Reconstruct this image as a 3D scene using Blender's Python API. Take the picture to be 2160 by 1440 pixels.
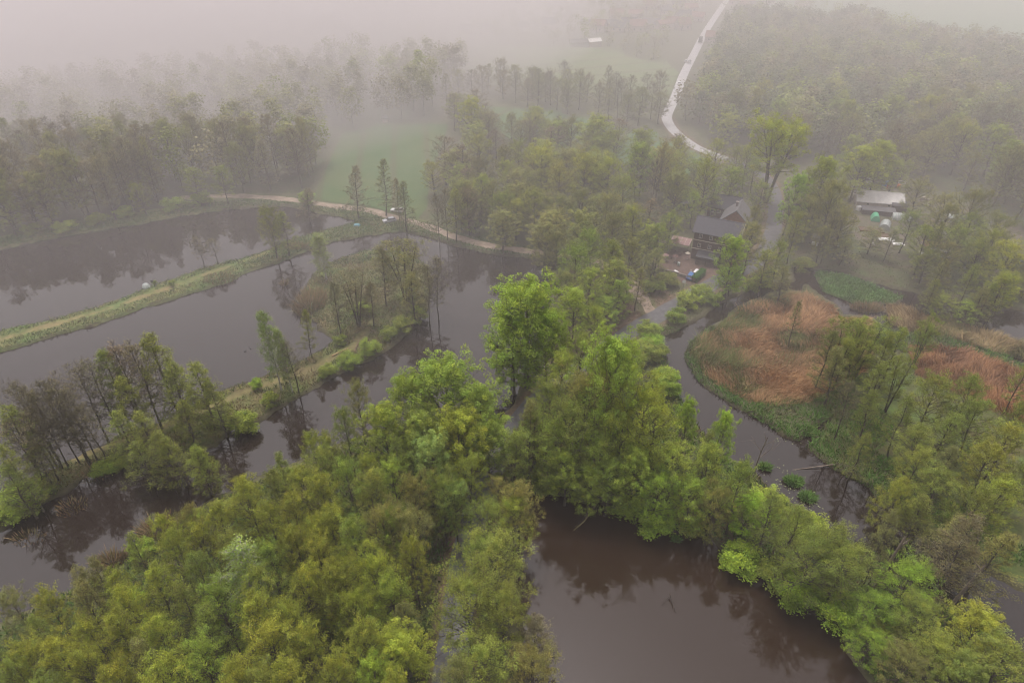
import bpy, bmesh, math, random
import numpy as np
from mathutils import Vector, Matrix

for o in list(bpy.data.objects):
    bpy.data.objects.remove(o, do_unlink=True)
S = bpy.context.scene
C = S.collection

DENOISE = True
# ------------------------------------------------------------------ camera, sky, sun, exposure
cd = bpy.data.cameras.new('camera'); cam = bpy.data.objects.new('camera', cd); C.objects.link(cam)
cam.location = (0, 0, 100)
cam.rotation_euler = (math.radians(90 - 34.7), 0, 0)
cd.sensor_width = 36; cd.lens = 24; cd.clip_start = 1; cd.clip_end = 9000
S.camera = cam

SUN_EL, SUN_AZ = 72, 340
world = bpy.data.worlds.new('World'); S.world = world; world.use_nodes = True
wn, wl = world.node_tree.nodes, world.node_tree.links
bg = wn['Background']
sky = wn.new('ShaderNodeTexSky'); sky.sky_type = 'NISHITA'; sky.sun_disc = False
sky.sun_elevation = math.radians(SUN_EL); sky.sun_rotation = math.radians(SUN_AZ)
sky.dust_density = 4.0; sky.air_density = 1.0
hs = wn.new('ShaderNodeHueSaturation'); hs.inputs['Saturation'].default_value = 0.12
tintn = wn.new('ShaderNodeMix'); tintn.data_type = 'RGBA'; tintn.blend_type = 'MULTIPLY'
tintn.inputs['Factor'].default_value = 1.0
tintn.inputs[7].default_value = (1.0, 0.94, 0.945, 1)
wl.new(sky.outputs[0], hs.inputs['Color']); wl.new(hs.outputs[0], tintn.inputs[6]); wl.new(tintn.outputs[2], bg.inputs['Color'])
bg.inputs['Strength'].default_value = 0.15

sd = bpy.data.lights.new('sun', 'SUN'); sd.energy = 1.0; sd.angle = math.radians(14); sd.color = (1.0, 0.95, 0.9)
sun = bpy.data.objects.new('sun', sd); C.objects.link(sun)
sun.rotation_euler = (math.radians(90 - SUN_EL), 0, math.radians(180 - SUN_AZ))

S.view_settings.view_transform = 'Standard'; S.view_settings.look = 'None'
S.view_settings.exposure = 0.76; S.view_settings.gamma = 1.0; S.view_settings.use_curve_mapping = False
S.render.engine = 'CYCLES'
cy = S.cycles
cy.max_bounces = 6; cy.diffuse_bounces = 3; cy.glossy_bounces = 2; cy.transmission_bounces = 4
cy.volume_bounces = 2; cy.transparent_max_bounces = 4
cy.caustics_reflective = False; cy.caustics_refractive = False
cy.use_adaptive_sampling = True; cy.adaptive_threshold = 0.012
cy.use_denoising = DENOISE
try: cy.denoiser = 'OPENIMAGEDENOISE'
except Exception: pass
cy.sample_clamp_indirect = 4; cy.filter_width = 1.1

# ------------------------------------------------------------------ small helpers
RNG = np.random.default_rng(11)
def tag(o, label=None, cat=None, group=None, kind=None):
    if label: o['label'] = label
    if cat: o['category'] = cat
    if group: o['group'] = group
    if kind: o['kind'] = kind
    return o
def empty(name, loc, rz=0.0, scale=(1, 1, 1)):
    o = bpy.data.objects.new(name, None); C.objects.link(o)
    o.location = loc; o.rotation_euler = (0, 0, rz); o.scale = scale; o.empty_display_size = 0.5
    return o
def mesh_np(name, V, F, mat=None, smooth=False, attr=None):
    """F: (n,3) or (n,4) int array; attr: (nv,3) colour per vertex"""
    me = bpy.data.meshes.new(name)
    V = np.asarray(V, np.float32); F = np.asarray(F, np.int32)
    k = F.shape[1]
    me.vertices.add(len(V)); me.vertices.foreach_set('co', V.ravel())
    me.loops.add(F.size); me.loops.foreach_set('vertex_index', F.ravel())
    me.polygons.add(len(F)); me.polygons.foreach_set('loop_start', np.arange(0, F.size, k, dtype=np.int32))
    if attr is not None:
        a = me.color_attributes.new('tint', 'FLOAT_COLOR', 'POINT')
        c = np.ones((len(V), 4), np.float32); c[:, :3] = attr
        a.data.foreach_set('color', c.ravel())
    me.update(calc_edges=True)
    if smooth: me.polygons.foreach_set('use_smooth', np.ones(len(F), bool))
    if mat: me.materials.append(mat)
    return me
def link(name, me, parent=None, loc=None):
    o = bpy.data.objects.new(name, me); C.objects.link(o)
    if parent: o.parent = parent
    if loc is not None: o.location = loc
    return o
class MB:
    """collects shapes of ONE part, then links them as one mesh"""
    def __init__(s): s.bm = bmesh.new()
    def box(s, c, d, rz=0.0, rx=0.0, ry=0.0, bev=0.0):
        m = Matrix.Translation(c) @ Matrix.Rotation(rz, 4, 'Z') @ Matrix.Rotation(ry, 4, 'Y') @ Matrix.Rotation(rx, 4, 'X') @ Matrix.Diagonal((d[0], d[1], d[2], 1))
        r = bmesh.ops.create_cube(s.bm, size=1.0, matrix=m)
        if bev:
            es = list({e for v in r['verts'] for e in v.link_edges})
            bmesh.ops.bevel(s.bm, geom=es, offset=bev, segments=1, affect='EDGES')
        return s
    def cyl(s, a, b, r1, r2=None, n=8):
        a, b = Vector(a), Vector(b); d = b - a
        m = Matrix.Translation((a + b) / 2) @ d.to_track_quat('Z', 'Y').to_matrix().to_4x4()
        bmesh.ops.create_cone(s.bm, cap_ends=True, segments=n, radius1=r1, radius2=r1 if r2 is None else r2, depth=d.length, matrix=m)
        return s
    def poly(s, pts):
        s.bm.faces.new([s.bm.verts.new(p) for p in pts]); return s
    def prism(s, prof, y0, y1):
        """profile in x,z swept from y0 to y1"""
        a = [s.bm.verts.new((x, y0, z)) for x, z in prof]; b = [s.bm.verts.new((x, y1, z)) for x, z in prof]
        n = len(prof); s.bm.faces.new(a); s.bm.faces.new(b[::-1])
        for i in range(n): s.bm.faces.new([a[i], b[i], b[(i + 1) % n], a[(i + 1) % n]])
        return s
    def loft(s, rings):
        R = [[s.bm.verts.new(p) for p in r] for r in rings]; n = len(R[0])
        for a, b in zip(R, R[1:]):
            for i in range(n): s.bm.faces.new([a[i], a[(i + 1) % n], b[(i + 1) % n], b[i]])
        s.bm.faces.new(R[0][::-1]); s.bm.faces.new(R[-1]); return s
    def build(s, name, mat, parent=None, loc=None, rz=None, smooth=False):
        bmesh.ops.recalc_face_normals(s.bm, faces=s.bm.faces)
        me = bpy.data.meshes.new(name); s.bm.to_mesh(me); s.bm.free(); me.materials.append(mat)
        if smooth:
            for p in me.polygons: p.use_smooth = True
        o = link(name, me, parent, loc)
        if rz is not None: o.rotation_euler[2] = rz
        return o
ORD = 'zeroth first second third fourth fifth sixth seventh eighth ninth tenth eleventh twelfth thirteenth fourteenth fifteenth sixteenth seventeenth eighteenth nineteenth twentieth'.split()
def ordinal(i):
    if i < len(ORD): return ORD[i]
    if i % 10 == 0: return {30: 'thirtieth', 40: 'fortieth', 50: 'fiftieth'}.get(i, f'{i}th')
    return {2: 'twenty-', 3: 'thirty-', 4: 'forty-', 5: 'fifty-'}.get(i // 10, '') + ORD[i % 10]

def _hash(ix, iy, seed):
    h = (ix.astype(np.int64) * 374761393 + iy.astype(np.int64) * 668265263 + seed * 974711) & 0x7fffffff
    h = (h ^ (h >> 13)) * 1274126177 & 0x7fffffff
    return ((h ^ (h >> 16)) & 0xffff) / 65535.0
def vnoise(x, y, scale, seed=0):
    x = np.asarray(x) / scale; y = np.asarray(y) / scale
    ix, iy = np.floor(x), np.floor(y); fx, fy = x - ix, y - iy
    fx = fx * fx * (3 - 2 * fx); fy = fy * fy * (3 - 2 * fy)
    a, b = _hash(ix, iy, seed), _hash(ix + 1, iy, seed); c, d = _hash(ix, iy + 1, seed), _hash(ix + 1, iy + 1, seed)
    return (a * (1 - fx) + b * fx) * (1 - fy) + (c * (1 - fx) + d * fx) * fy
def inside(x, y, poly):
    r = np.zeros(x.shape, bool); n = len(poly)
    for i in range(n):
        (x1, y1), (x2, y2) = poly[i], poly[(i + 1) % n]
        if y1 == y2: continue
        r ^= ((y1 > y) != (y2 > y)) & (x < (x2 - x1) * (y - y1) / (y2 - y1) + x1)
    return r
def dist_line(x, y, pts, closed=False):
    d = np.full(x.shape, 1e12); n = len(pts)
    for i in range(n if closed else n - 1):
        (x1, y1), (x2, y2) = pts[i], pts[(i + 1) % n]
        ex, ey = x2 - x1, y2 - y1; L = ex * ex + ey * ey + 1e-9
        t = np.clip(((x - x1) * ex + (y - y1) * ey) / L, 0, 1)
        d = np.minimum(d, (x - x1 - t * ex) ** 2 + (y - y1 - t * ey) ** 2)
    return np.sqrt(d)
def sdist(x, y, poly):
    d = dist_line(x, y, poly, True); return np.where(inside(x, y, poly), -d, d)

# ------------------------------------------------------------------ materials
def nmat(name):
    m = bpy.data.materials.new(name); m.use_nodes = True
    nt = m.node_tree; return m, nt, nt.nodes, nt.links, nt.nodes['Principled BSDF']
def solid(name, col, rough=0.7, var=0.25, scale=3.0, metal=0.0, spec=0.3, bump=0.0, dirt=None):
    m, nt, N, L, B = nmat(name)
    tc = N.new('ShaderNodeTexCoord'); nz = N.new('ShaderNodeTexNoise'); nz.inputs['Scale'].default_value = scale; nz.inputs['Detail'].default_value = 6
    L.new(tc.outputs['Object'], nz.inputs['Vector'])
    mr = N.new('ShaderNodeMapRange'); mr.inputs[1].default_value = 0.3; mr.inputs[2].default_value = 0.7; mr.inputs[3].default_value = 1 - var; mr.inputs[4].default_value = 1 + var
    L.new(nz.outputs['Fac'], mr.inputs[0])
    mx = N.new('ShaderNodeMix'); mx.data_type = 'RGBA'; mx.blend_type = 'MULTIPLY'; mx.inputs['Factor'].default_value = 1; mx.inputs[6].default_value = (*col, 1)
    L.new(mr.outputs[0], mx.inputs[7]); L.new(mx.outputs[2], B.inputs['Base Color'])
    B.inputs['Roughness'].default_value = rough; B.inputs['Metallic'].default_value = metal; B.inputs['Specular IOR Level'].default_value = spec
    if bump:
        bp = N.new('ShaderNodeBump'); bp.inputs['Strength'].default_value = bump; L.new(nz.outputs['Fac'], bp.inputs['Height']); L.new(bp.outputs[0], B.inputs['Normal'])
    return m
def leaf_material():
    m, nt, N, L, B = nmat('leaf')
    oi = N.new('ShaderNodeObjectInfo'); at = N.new('ShaderNodeVertexColor'); at.layer_name = 'tint'
    mx = N.new('ShaderNodeMix'); mx.data_type = 'RGBA'; mx.blend_type = 'MULTIPLY'; mx.inputs['Factor'].default_value = 1
    L.new(oi.outputs['Color'], mx.inputs[6]); L.new(at.outputs['Color'], mx.inputs[7])
    L.new(mx.outputs[2], B.inputs['Base Color']); B.inputs['Roughness'].default_value = 0.6; B.inputs['Specular IOR Level'].default_value = 0.12
    tr = N.new('ShaderNodeBsdfTranslucent'); L.new(mx.outputs[2], tr.inputs['Color'])
    ms = N.new('ShaderNodeMixShader'); ms.inputs[0].default_value = 0.36
    L.new(B.outputs[0], ms.inputs[1]); L.new(tr.outputs[0], ms.inputs[2]); L.new(ms.outputs[0], N['Material Output'].inputs['Surface'])
    return m
def attr_material(name, rough=0.9, nscale=1.2, var=0.35, bump=0.4, layer='tint', spec=0.15):
    m, nt, N, L, B = nmat(name)
    at = N.new('ShaderNodeVertexColor'); at.layer_name = layer
    tc = N.new('ShaderNodeTexCoord'); n1 = N.new('ShaderNodeTexNoise'); n1.inputs['Scale'].default_value = nscale; n1.inputs['Detail'].default_value = 8; n1.inputs['Roughness'].default_value = 0.7
    L.new(tc.outputs['Object'], n1.inputs['Vector'])
    mr = N.new('ShaderNodeMapRange'); mr.inputs[1].default_value = 0.3; mr.inputs[2].default_value = 0.7; mr.inputs[3].default_value = 1 - var; mr.inputs[4].default_value = 1 + var
    L.new(n1.outputs['Fac'], mr.inputs[0])
    mx = N.new('ShaderNodeMix'); mx.data_type = 'RGBA'; mx.blend_type = 'MULTIPLY'; mx.inputs['Factor'].default_value = 1
    L.new(at.outputs['Color'], mx.inputs[6]); L.new(mr.outputs[0], mx.inputs[7]); L.new(mx.outputs[2], B.inputs['Base Color'])
    B.inputs['Roughness'].default_value = rough; B.inputs['Specular IOR Level'].default_value = spec
    if bump:
        bp = N.new('ShaderNodeBump'); bp.inputs['Strength'].default_value = bump; bp.inputs['Distance'].default_value = 0.3
        L.new(n1.outputs['Fac'], bp.inputs['Height']); L.new(bp.outputs[0], B.inputs['Normal'])
    return m
def water_material(name='pond_water', col=(0.016, 0.0105, 0.008)):
    m, nt, N, L, B = nmat(name)
    B.inputs['Base Color'].default_value = (*col, 1); B.inputs['Roughness'].default_value = 0.012; B.inputs['IOR'].default_value = 1.40 if 'brown' in name else 1.53
    B.inputs['Specular IOR Level'].default_value = 0.5
    tc = N.new('ShaderNodeTexCoord'); nz = N.new('ShaderNodeTexNoise'); nz.inputs['Scale'].default_value = 0.9; nz.inputs['Detail'].default_value = 3
    n2 = N.new('ShaderNodeTexNoise'); n2.inputs['Scale'].default_value = 0.035; n2.inputs['Detail'].default_value = 2
    L.new(tc.outputs['Object'], nz.inputs['Vector']); L.new(tc.outputs['Object'], n2.inputs['Vector'])
    mr = N.new('ShaderNodeMapRange'); mr.inputs[1].default_value = 0.45; mr.inputs[2].default_value = 0.65; mr.inputs[3].default_value = 0.001; mr.inputs[4].default_value = 0.007
    L.new(n2.outputs['Fac'], mr.inputs[0])
    bp = N.new('ShaderNodeBump'); bp.inputs['Distance'].default_value = 0.25; L.new(nz.outputs['Fac'], bp.inputs['Height']); L.new(mr.outputs[0], bp.inputs['Strength'])
    L.new(bp.outputs[0], B.inputs['Normal'])
    return m
LEAF = leaf_material()
BARK = solid('bark', (0.074, 0.063, 0.047), 0.9, 0.4, 4)
BARK_PALE = solid('bark_pale', (0.16, 0.13, 0.10), 0.9, 0.4, 4)
BARK_WHITE = solid('bark_birch', (0.42, 0.40, 0.36), 0.8, 0.45, 6)
GROUND = attr_material('earth', nscale=1.1)
BLADE = attr_material('blade', rough=0.8, nscale=0.6, var=0.25, bump=0)
WATER = water_material(); WATER_BROWN = water_material('brown_pond_water', (0.022, 0.0125, 0.0075))
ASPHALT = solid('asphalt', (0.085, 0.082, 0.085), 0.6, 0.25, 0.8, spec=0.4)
ASPHALT_WET_SHEEN = solid('asphalt_wet_sheen', (0.38, 0.37, 0.375), 0.35, 0.12, 0.3, spec=0.6)  # bright sheen of the wet far road painted in as a pale base colour
DIRT = solid('dirt_track', (0.26, 0.20, 0.15), 0.9, 0.3, 0.5)
WHITE = solid('white_paint', (0.72, 0.71, 0.70), 0.5, 0.1, 2)
GLASS = solid('window_glass', (0.03, 0.034, 0.04), 0.08, 0.1, 1, spec=0.7)

# ------------------------------------------------------------------ the map (metres; camera stands over the origin, +y is ahead)
POND_BACK = [(-229.7, 157.2), (-194.7, 178.2), (-163.6, 196.5), (-157.1, 200.9), (-145.2, 207.6), (-128.0, 215.0), (-116.2, 222.0), (-101.4, 227.3), (-91.1, 229.4), (-82.0, 230.2), (-72.5, 226.5), (-63.2, 222.4), (-55.9, 219.2), (-52.6, 216.5), (-54.8, 213.5), (-60.6, 210.5), (-66.0, 206.5), (-73.7, 200.2), (-79.7, 191.9), (-92.2, 183.5), (-103.4, 172.6), (-111.3, 163.3), (-122.5, 154.8), (-134.1, 148.6), (-159.3, 133.4), (-187.6, 115.8)]
POND_MIDDLE = [(-188.9, 98.3), (-172.6, 111.1), (-152.1, 124.2), (-128.8, 140.0), (-120.4, 146.4), (-111.2, 152.4), (-102.3, 160.8), (-92.2, 168.6), (-87.9, 171.8), (-82.7, 176.8), (-80.1, 181.8), (-70.6, 188.8), (-68.1, 193.2), (-60.1, 200.9), (-50.1, 205.4), (-42.7, 208.3), (-36.6, 209.8), (-28.2, 205.4), (-18.4, 199.2), (-7.5, 193.2), (1.5, 191.3), (13.2, 188.1), (14.8, 178.2), (11.2, 162.1), (6.8, 147.9), (3.7, 131.5), (1.3, 119.1), (-2.1, 113.5), (-8.3, 112.3), (-18.7, 113.4), (-28.6, 110.3), (-37.7, 104.9), (-46.0, 99.0), (-52.4, 95.1), (-57.3, 90.5), (-60.6, 87.2), (-64.1, 81.9), (-69.6, 75.5), (-75.1, 69.7), (-82.3, 64.6), (-89.7, 59.0), (-114.7, 44.0), (-141.5, 50.3)]
PENINSULA = [(-152.8, 66.3), (-131.1, 76.5), (-113.2, 86.1), (-99.6, 92.7), (-95.7, 95.4), (-91.9, 98.8), (-89.2, 102.8), (-83.7, 107.8), (-77.7, 112.6), (-72.8, 116.1), (-69.4, 121.1), (-67.1, 123.8), (-60.6, 127.8), (-55.0, 131.9), (-51.4, 135.8), (-46.8, 141.4), (-45.7, 144.6), (-50.0, 150.1), (-56.0, 159.1), (-59.8, 169.3), (-58.4, 180.6), (-53.1, 189.7), (-45.1, 194.5), (-34.4, 193.2), (-27.8, 187.2), (-23.7, 175.4), (-23.4, 166.7), (-24.6, 158.1), (-27.4, 149.7), (-32.2, 140.0), (-37.2, 135.0), (-43.1, 130.0), (-49.9, 121.1), (-54.1, 117.1), (-56.2, 113.5), (-60.7, 111.4), (-63.0, 106.3), (-67.0, 103.7), (-76.3, 102.6), (-81.2, 100.4), (-84.8, 98.0), (-87.7, 92.9), (-90.8, 88.6), (-94.3, 84.1), (-105.5, 75.5), (-121.9, 66.3), (-141.1, 56.0)]
POND_FRONT = [(2.9, 92.0), (6.5, 93.2), (16.5, 91.7), (22.2, 86.6), (28.1, 85.2), (34.8, 83.6), (39.8, 76.5), (45.2, 72.6), (48.6, 68.5), (53.3, 65.5), (52.9, 59.7), (54.2, 54.5), (55.2, 49.0), (53.2, 38.3), (27.6, 24.2), (3.9, 28.4), (1.4, 54.5), (0.0, 74.5)]
STREAM = [(90.8, 187.8), (91.1, 183.5), (93.7, 183.5), (100.1, 181.8), (105.2, 176.8), (108.9, 172.6), (115.6, 169.3), (120.6, 167.2), (123.3, 163.3), (133.2, 162.1), (140.8, 159.6), (165.0, 150.1), (148.2, 127.8), (124.9, 133.8), (120.7, 138.4), (112.5, 145.3), (103.1, 147.5), (97.5, 150.1), (97.2, 155.2), (90.1, 156.7), (89.7, 162.1), (85.5, 172.6), (83.0, 169.3), (76.2, 169.3), (66.5, 164.1), (61.2, 159.1), (57.6, 155.2), (52.4, 149.7), (46.2, 143.1), (43.5, 137.3), (44.9, 127.8), (49.8, 120.7), (53.8, 115.8), (57.5, 111.1), (60.5, 107.8), (64.9, 111.1), (69.6, 115.8), (73.1, 114.2), (67.5, 110.3), (62.8, 105.2), (65.4, 99.6), (70.8, 94.4), (71.4, 89.5), (75.0, 83.8), (79.3, 80.6), (81.8, 74.5), (86.1, 70.8), (103.6, 59.0), (95.5, 49.0), (79.3, 59.7), (75.1, 65.5), (71.9, 68.0), (65.3, 74.0), (61.2, 80.1), (55.1, 87.0), (49.9, 92.9), (48.6, 98.0), (43.3, 103.5), (39.4, 112.6), (37.7, 122.5), (37.4, 134.4), (37.9, 146.8), (43.8, 150.1), (49.9, 155.2), (56.7, 162.1), (63.3, 167.2), (71.7, 172.6), (82.0, 175.4), (86.1, 184.2)]
ISLET = [(91.1, 179.7), (98.7, 178.2), (103.6, 173.2), (108.1, 167.8), (109.5, 165.1), (105.9, 163.1), (95.5, 163.6), (89.8, 169.3)]
REEDS_MAIN = [(43.9, 137.8), (46.6, 142.7), (52.6, 148.3), (57.8, 154.3), (62.3, 158.4), (74.8, 165.1), (82.0, 166.7), (88.4, 160.6), (88.7, 154.8), (95.4, 153.4), (95.3, 147.9), (85.8, 131.5), (74.9, 124.2), (66.5, 119.1), (59.6, 117.7), (54.7, 119.1), (50.7, 122.1), (46.2, 128.7)]
REEDS_EAST = [(99.8, 140.4), (105.6, 141.4), (114.7, 138.4), (122.4, 129.6), (141.6, 119.1), (129.0, 102.3), (111.9, 112.6), (106.3, 117.4), (101.6, 122.5), (96.3, 129.6)]
REEDS_PALE = [(104.2, 162.1), (110.2, 158.4), (116.7, 153.4), (123.7, 147.9), (130.7, 143.1), (143.6, 137.3), (140.2, 132.4), (126.5, 136.3), (119.1, 139.8), (112.0, 144.4), (103.9, 147.9), (101.1, 152.4)]
ROAD = [(351.9, 1094.0), (266.7, 884.6), (197.7, 695.4), (146.9, 555.7), (116.9, 467.1), (100.6, 417.9), (86.3, 370.4), (77.2, 342.3), (74.7, 331.4), (74.4, 316.8), (76.5, 303.3), (80.8, 289.4), (88.9, 277.1), (97.1, 264.6), (99.0, 251.0), (96.1, 234.9), (89.7, 214.6), (82.7, 198.5), (75.5, 186.6), (68.3, 180.3), (61.4, 175.4), (54.4, 169.3), (45.2, 160.8), (37.5, 154.1), (31.6, 148.6), (22.5, 139.0), (13.6, 129.6), (5.4, 119.1), (0.5, 110.3), (-3.4, 100.3), (-6.3, 89.5), (-8.0, 78.5), (-8.8, 65.5), (-9.2, 54.5), (-9.0, 44.0), (-8.7, 33.1)]
TRACK = [(-122.1, 236.7), (-106.9, 238.0), (-90.7, 236.7), (-75.8, 232.8), (-64.6, 229.0), (-50.2, 224.4), (-39.4, 218.5), (-30.6, 213.5), (-18.7, 203.7), (-7.6, 197.5), (3.0, 194.2), (14.8, 191.0), (26.2, 186.6), (34.5, 172.6), (38.4, 155.2)]
PATH_DAM = [(-131.5, 144.4), (-122.8, 150.6), (-113.5, 157.2), (-104.4, 165.7), (-94.6, 174.8), (-84.3, 185.7), (-77.4, 191.9)]
PATH_PENINSULA = [(-89.5, 101.5), (-84.4, 105.2), (-76.7, 110.3), (-68.0, 117.4), (-61.4, 123.3), (-53.9, 127.8), (-46.4, 134.4), (-39.7, 141.9), (-38.4, 147.9)]
FIELD_A = [(-72.8, 234.9), (-75.1, 277.1), (-77.3, 309.2), (-62.2, 320.4), (-40.4, 324.0), (-30.2, 322.5), (-30.4, 298.1), (-32.2, 253.4), (-30.4, 226.5), (-32.7, 217.7), (-50.9, 228.1), (-65.2, 231.9)]
FIELD_B = [(-19.4, 355.5), (-7.2, 351.2), (20.0, 343.9), (48.8, 319.7), (66.2, 311.3), (67.5, 298.1), (77.2, 287.0), (81.6, 271.6), (66.2, 253.4), (43.1, 274.3), (4.2, 298.1), (-17.7, 318.2)]
FIELD_C = [(-31.1, 427.0), (-29.1, 497.2), (54.2, 489.8), (97.8, 435.2), (98.5, 421.2), (81.8, 367.7), (55.2, 370.4), (21.2, 394.4), (-8.2, 406.9)]
FIELD_D = [(272.6, 559.4), (232.7, 588.6), (204.7, 620.7), (289.6, 906.6), (679.4, 906.6), (412.3, 478.2), (335.6, 475.4), (312.6, 495.7), (289.4, 527.5)]
YARD = [(123.1, 234.9), (134.9, 246.2), (151.8, 243.9), (168.6, 226.5), (174.8, 214.6), (168.0, 203.7), (147.1, 188.8), (125.7, 184.2), (113.2, 191.9), (113.4, 210.9)]
YARD_MILL = [(42.6, 188.8), (54.6, 196.8), (57.1, 187.8), (66.4, 184.2), (68.1, 179.7), (57.9, 172.6), (53.8, 172.6), (44.5, 174.8)]
WOOD_LEFT = [(-261.0, 162.1), (-205.4, 191.9), (-166.9, 201.9), (-130.1, 219.6), (-114.7, 226.5), (-105.9, 240.3), (-75.9, 240.3), (-77.7, 280.0), (-79.2, 307.9), (-65.0, 324.0), (-34.7, 336.8), (-26.4, 394.4), (-36.5, 464.4), (-64.6, 559.4), (-211.6, 906.6), (-1047.0, 906.6), (-591.8, 332.9)]
WOOD_RIGHT = [(82.6, 332.9), (84.3, 355.5), (100.0, 404.8), (121.8, 464.4), (149.8, 541.3), (189.3, 568.8), (252.2, 544.8), (268.6, 504.9), (293.9, 461.8), (316.9, 445.0), (375.6, 394.4), (219.5, 184.2), (171.3, 209.0), (165.2, 226.5), (154.1, 248.6), (133.5, 255.9), (120.5, 271.6), (97.2, 285.8), (85.3, 304.6)]
WOOD_MIDDLE = [(-28.7, 218.5), (-29.9, 280.0), (-27.0, 325.4), (-16.5, 344.7), (-4.3, 304.6), (23.9, 280.0), (48.6, 271.6), (67.0, 257.4), (65.8, 226.5), (52.9, 203.7), (41.2, 188.8), (25.1, 190.3), (10.5, 194.5), (-12.4, 201.9)]
WOOD_CENTRE = [(17.3, 184.2), (36.1, 184.2), (44.6, 175.4), (44.8, 162.1), (31.2, 150.1), (13.7, 131.5), (8.2, 135.4), (14.5, 162.1)]
WOOD_NEAR = [(-112.3, 41.6), (-88.9, 57.8), (-81.2, 62.9), (-74.3, 68.2), (-68.5, 74.0), (-63.1, 80.6), (-55.9, 89.0), (-50.9, 93.2), (-44.5, 97.0), (-36.3, 103.0), (-28.3, 108.1), (-18.5, 111.4), (-8.2, 110.3), (-3.1, 111.1), (-6.6, 97.0), (-8.8, 78.5), (-9.2, 54.5), (-8.3, 28.4), (-53.8, 4.8), (-100.7, 20.3)]
WOOD_STRIP = [(2.0, 111.1), (13.2, 124.2), (30.0, 141.4), (37.4, 145.7), (36.6, 131.5), (37.0, 119.1), (39.7, 109.6), (42.8, 101.7), (48.1, 96.3), (49.4, 91.3), (54.6, 85.5), (60.6, 78.5), (64.6, 72.6), (71.2, 66.7), (78.6, 58.6), (89.8, 50.3), (71.0, 33.1), (53.8, 38.3), (55.8, 50.3), (53.4, 56.0), (53.3, 64.6), (48.9, 69.4), (45.5, 73.6), (40.2, 78.0), (35.1, 85.0), (28.4, 86.6), (22.4, 88.4), (16.6, 93.2), (6.5, 94.7), (-0.5, 93.2), (-1.9, 102.3)]
WOOD_EAST = [(71.0, 122.5), (82.3, 131.5), (99.8, 139.4), (102.2, 127.8), (107.3, 119.1), (112.8, 114.2), (138.8, 102.3), (104.2, 59.7), (86.6, 71.7), (82.4, 75.5), (79.9, 81.7), (75.5, 85.0), (72.0, 90.7), (71.4, 95.7), (65.9, 101.0), (63.3, 105.9), (68.3, 111.1)]
BELT = [(68.9, 182.6), (94.4, 226.5), (107.5, 234.9), (112.6, 209.0), (112.5, 190.3), (124.9, 182.6), (146.2, 187.2), (165.9, 200.2), (190.7, 184.2), (165.0, 150.1), (140.8, 159.6), (123.3, 163.3), (115.6, 169.3), (105.2, 176.8), (91.1, 183.5), (86.1, 184.2)]
WATERS = [POND_BACK, POND_MIDDLE, POND_FRONT, STREAM]
LANDS = [PENINSULA, ISLET]
ZL = 0.6

def bounds(p, m=30):
    a = np.array(p); return a[:, 0].min() - m, a[:, 0].max() + m, a[:, 1].min() - m, a[:, 1].max() + m
def land_d(x, y):
    """signed distance to the water line, positive on land"""
    d = np.full(x.shape, 60.0)
    for p in WATERS:
        a, b, c, e = bounds(p); k = (x > a) & (x < b) & (y > c) & (y < e)
        if k.any(): d[k] = np.minimum(d[k], sdist(x[k], y[k], p))
    for p in LANDS:
        a, b, c, e = bounds(p); k = (x > a) & (x < b) & (y > c) & (y < e)
        if k.any(): d[k] = np.maximum(d[k], -sdist(x[k], y[k], p))
    return d
def wob(x, y): return (vnoise(x, y, 3.2, 3) - 0.5) * 1.5 + (vnoise(x, y, 1.1, 4) - 0.5) * 0.7
def height(x, y, d=None):
    if d is None: d = land_d(x, y)
    t = np.clip((d + wob(x, y) + 0.7 + 1.5) / 3.0, 0, 1); t = t * t * (3 - 2 * t)
    z = -1.0 + t * 2.0                       # -1 .. +1, zero at the shore
    return np.where(z > ZL, ZL, z)

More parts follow.
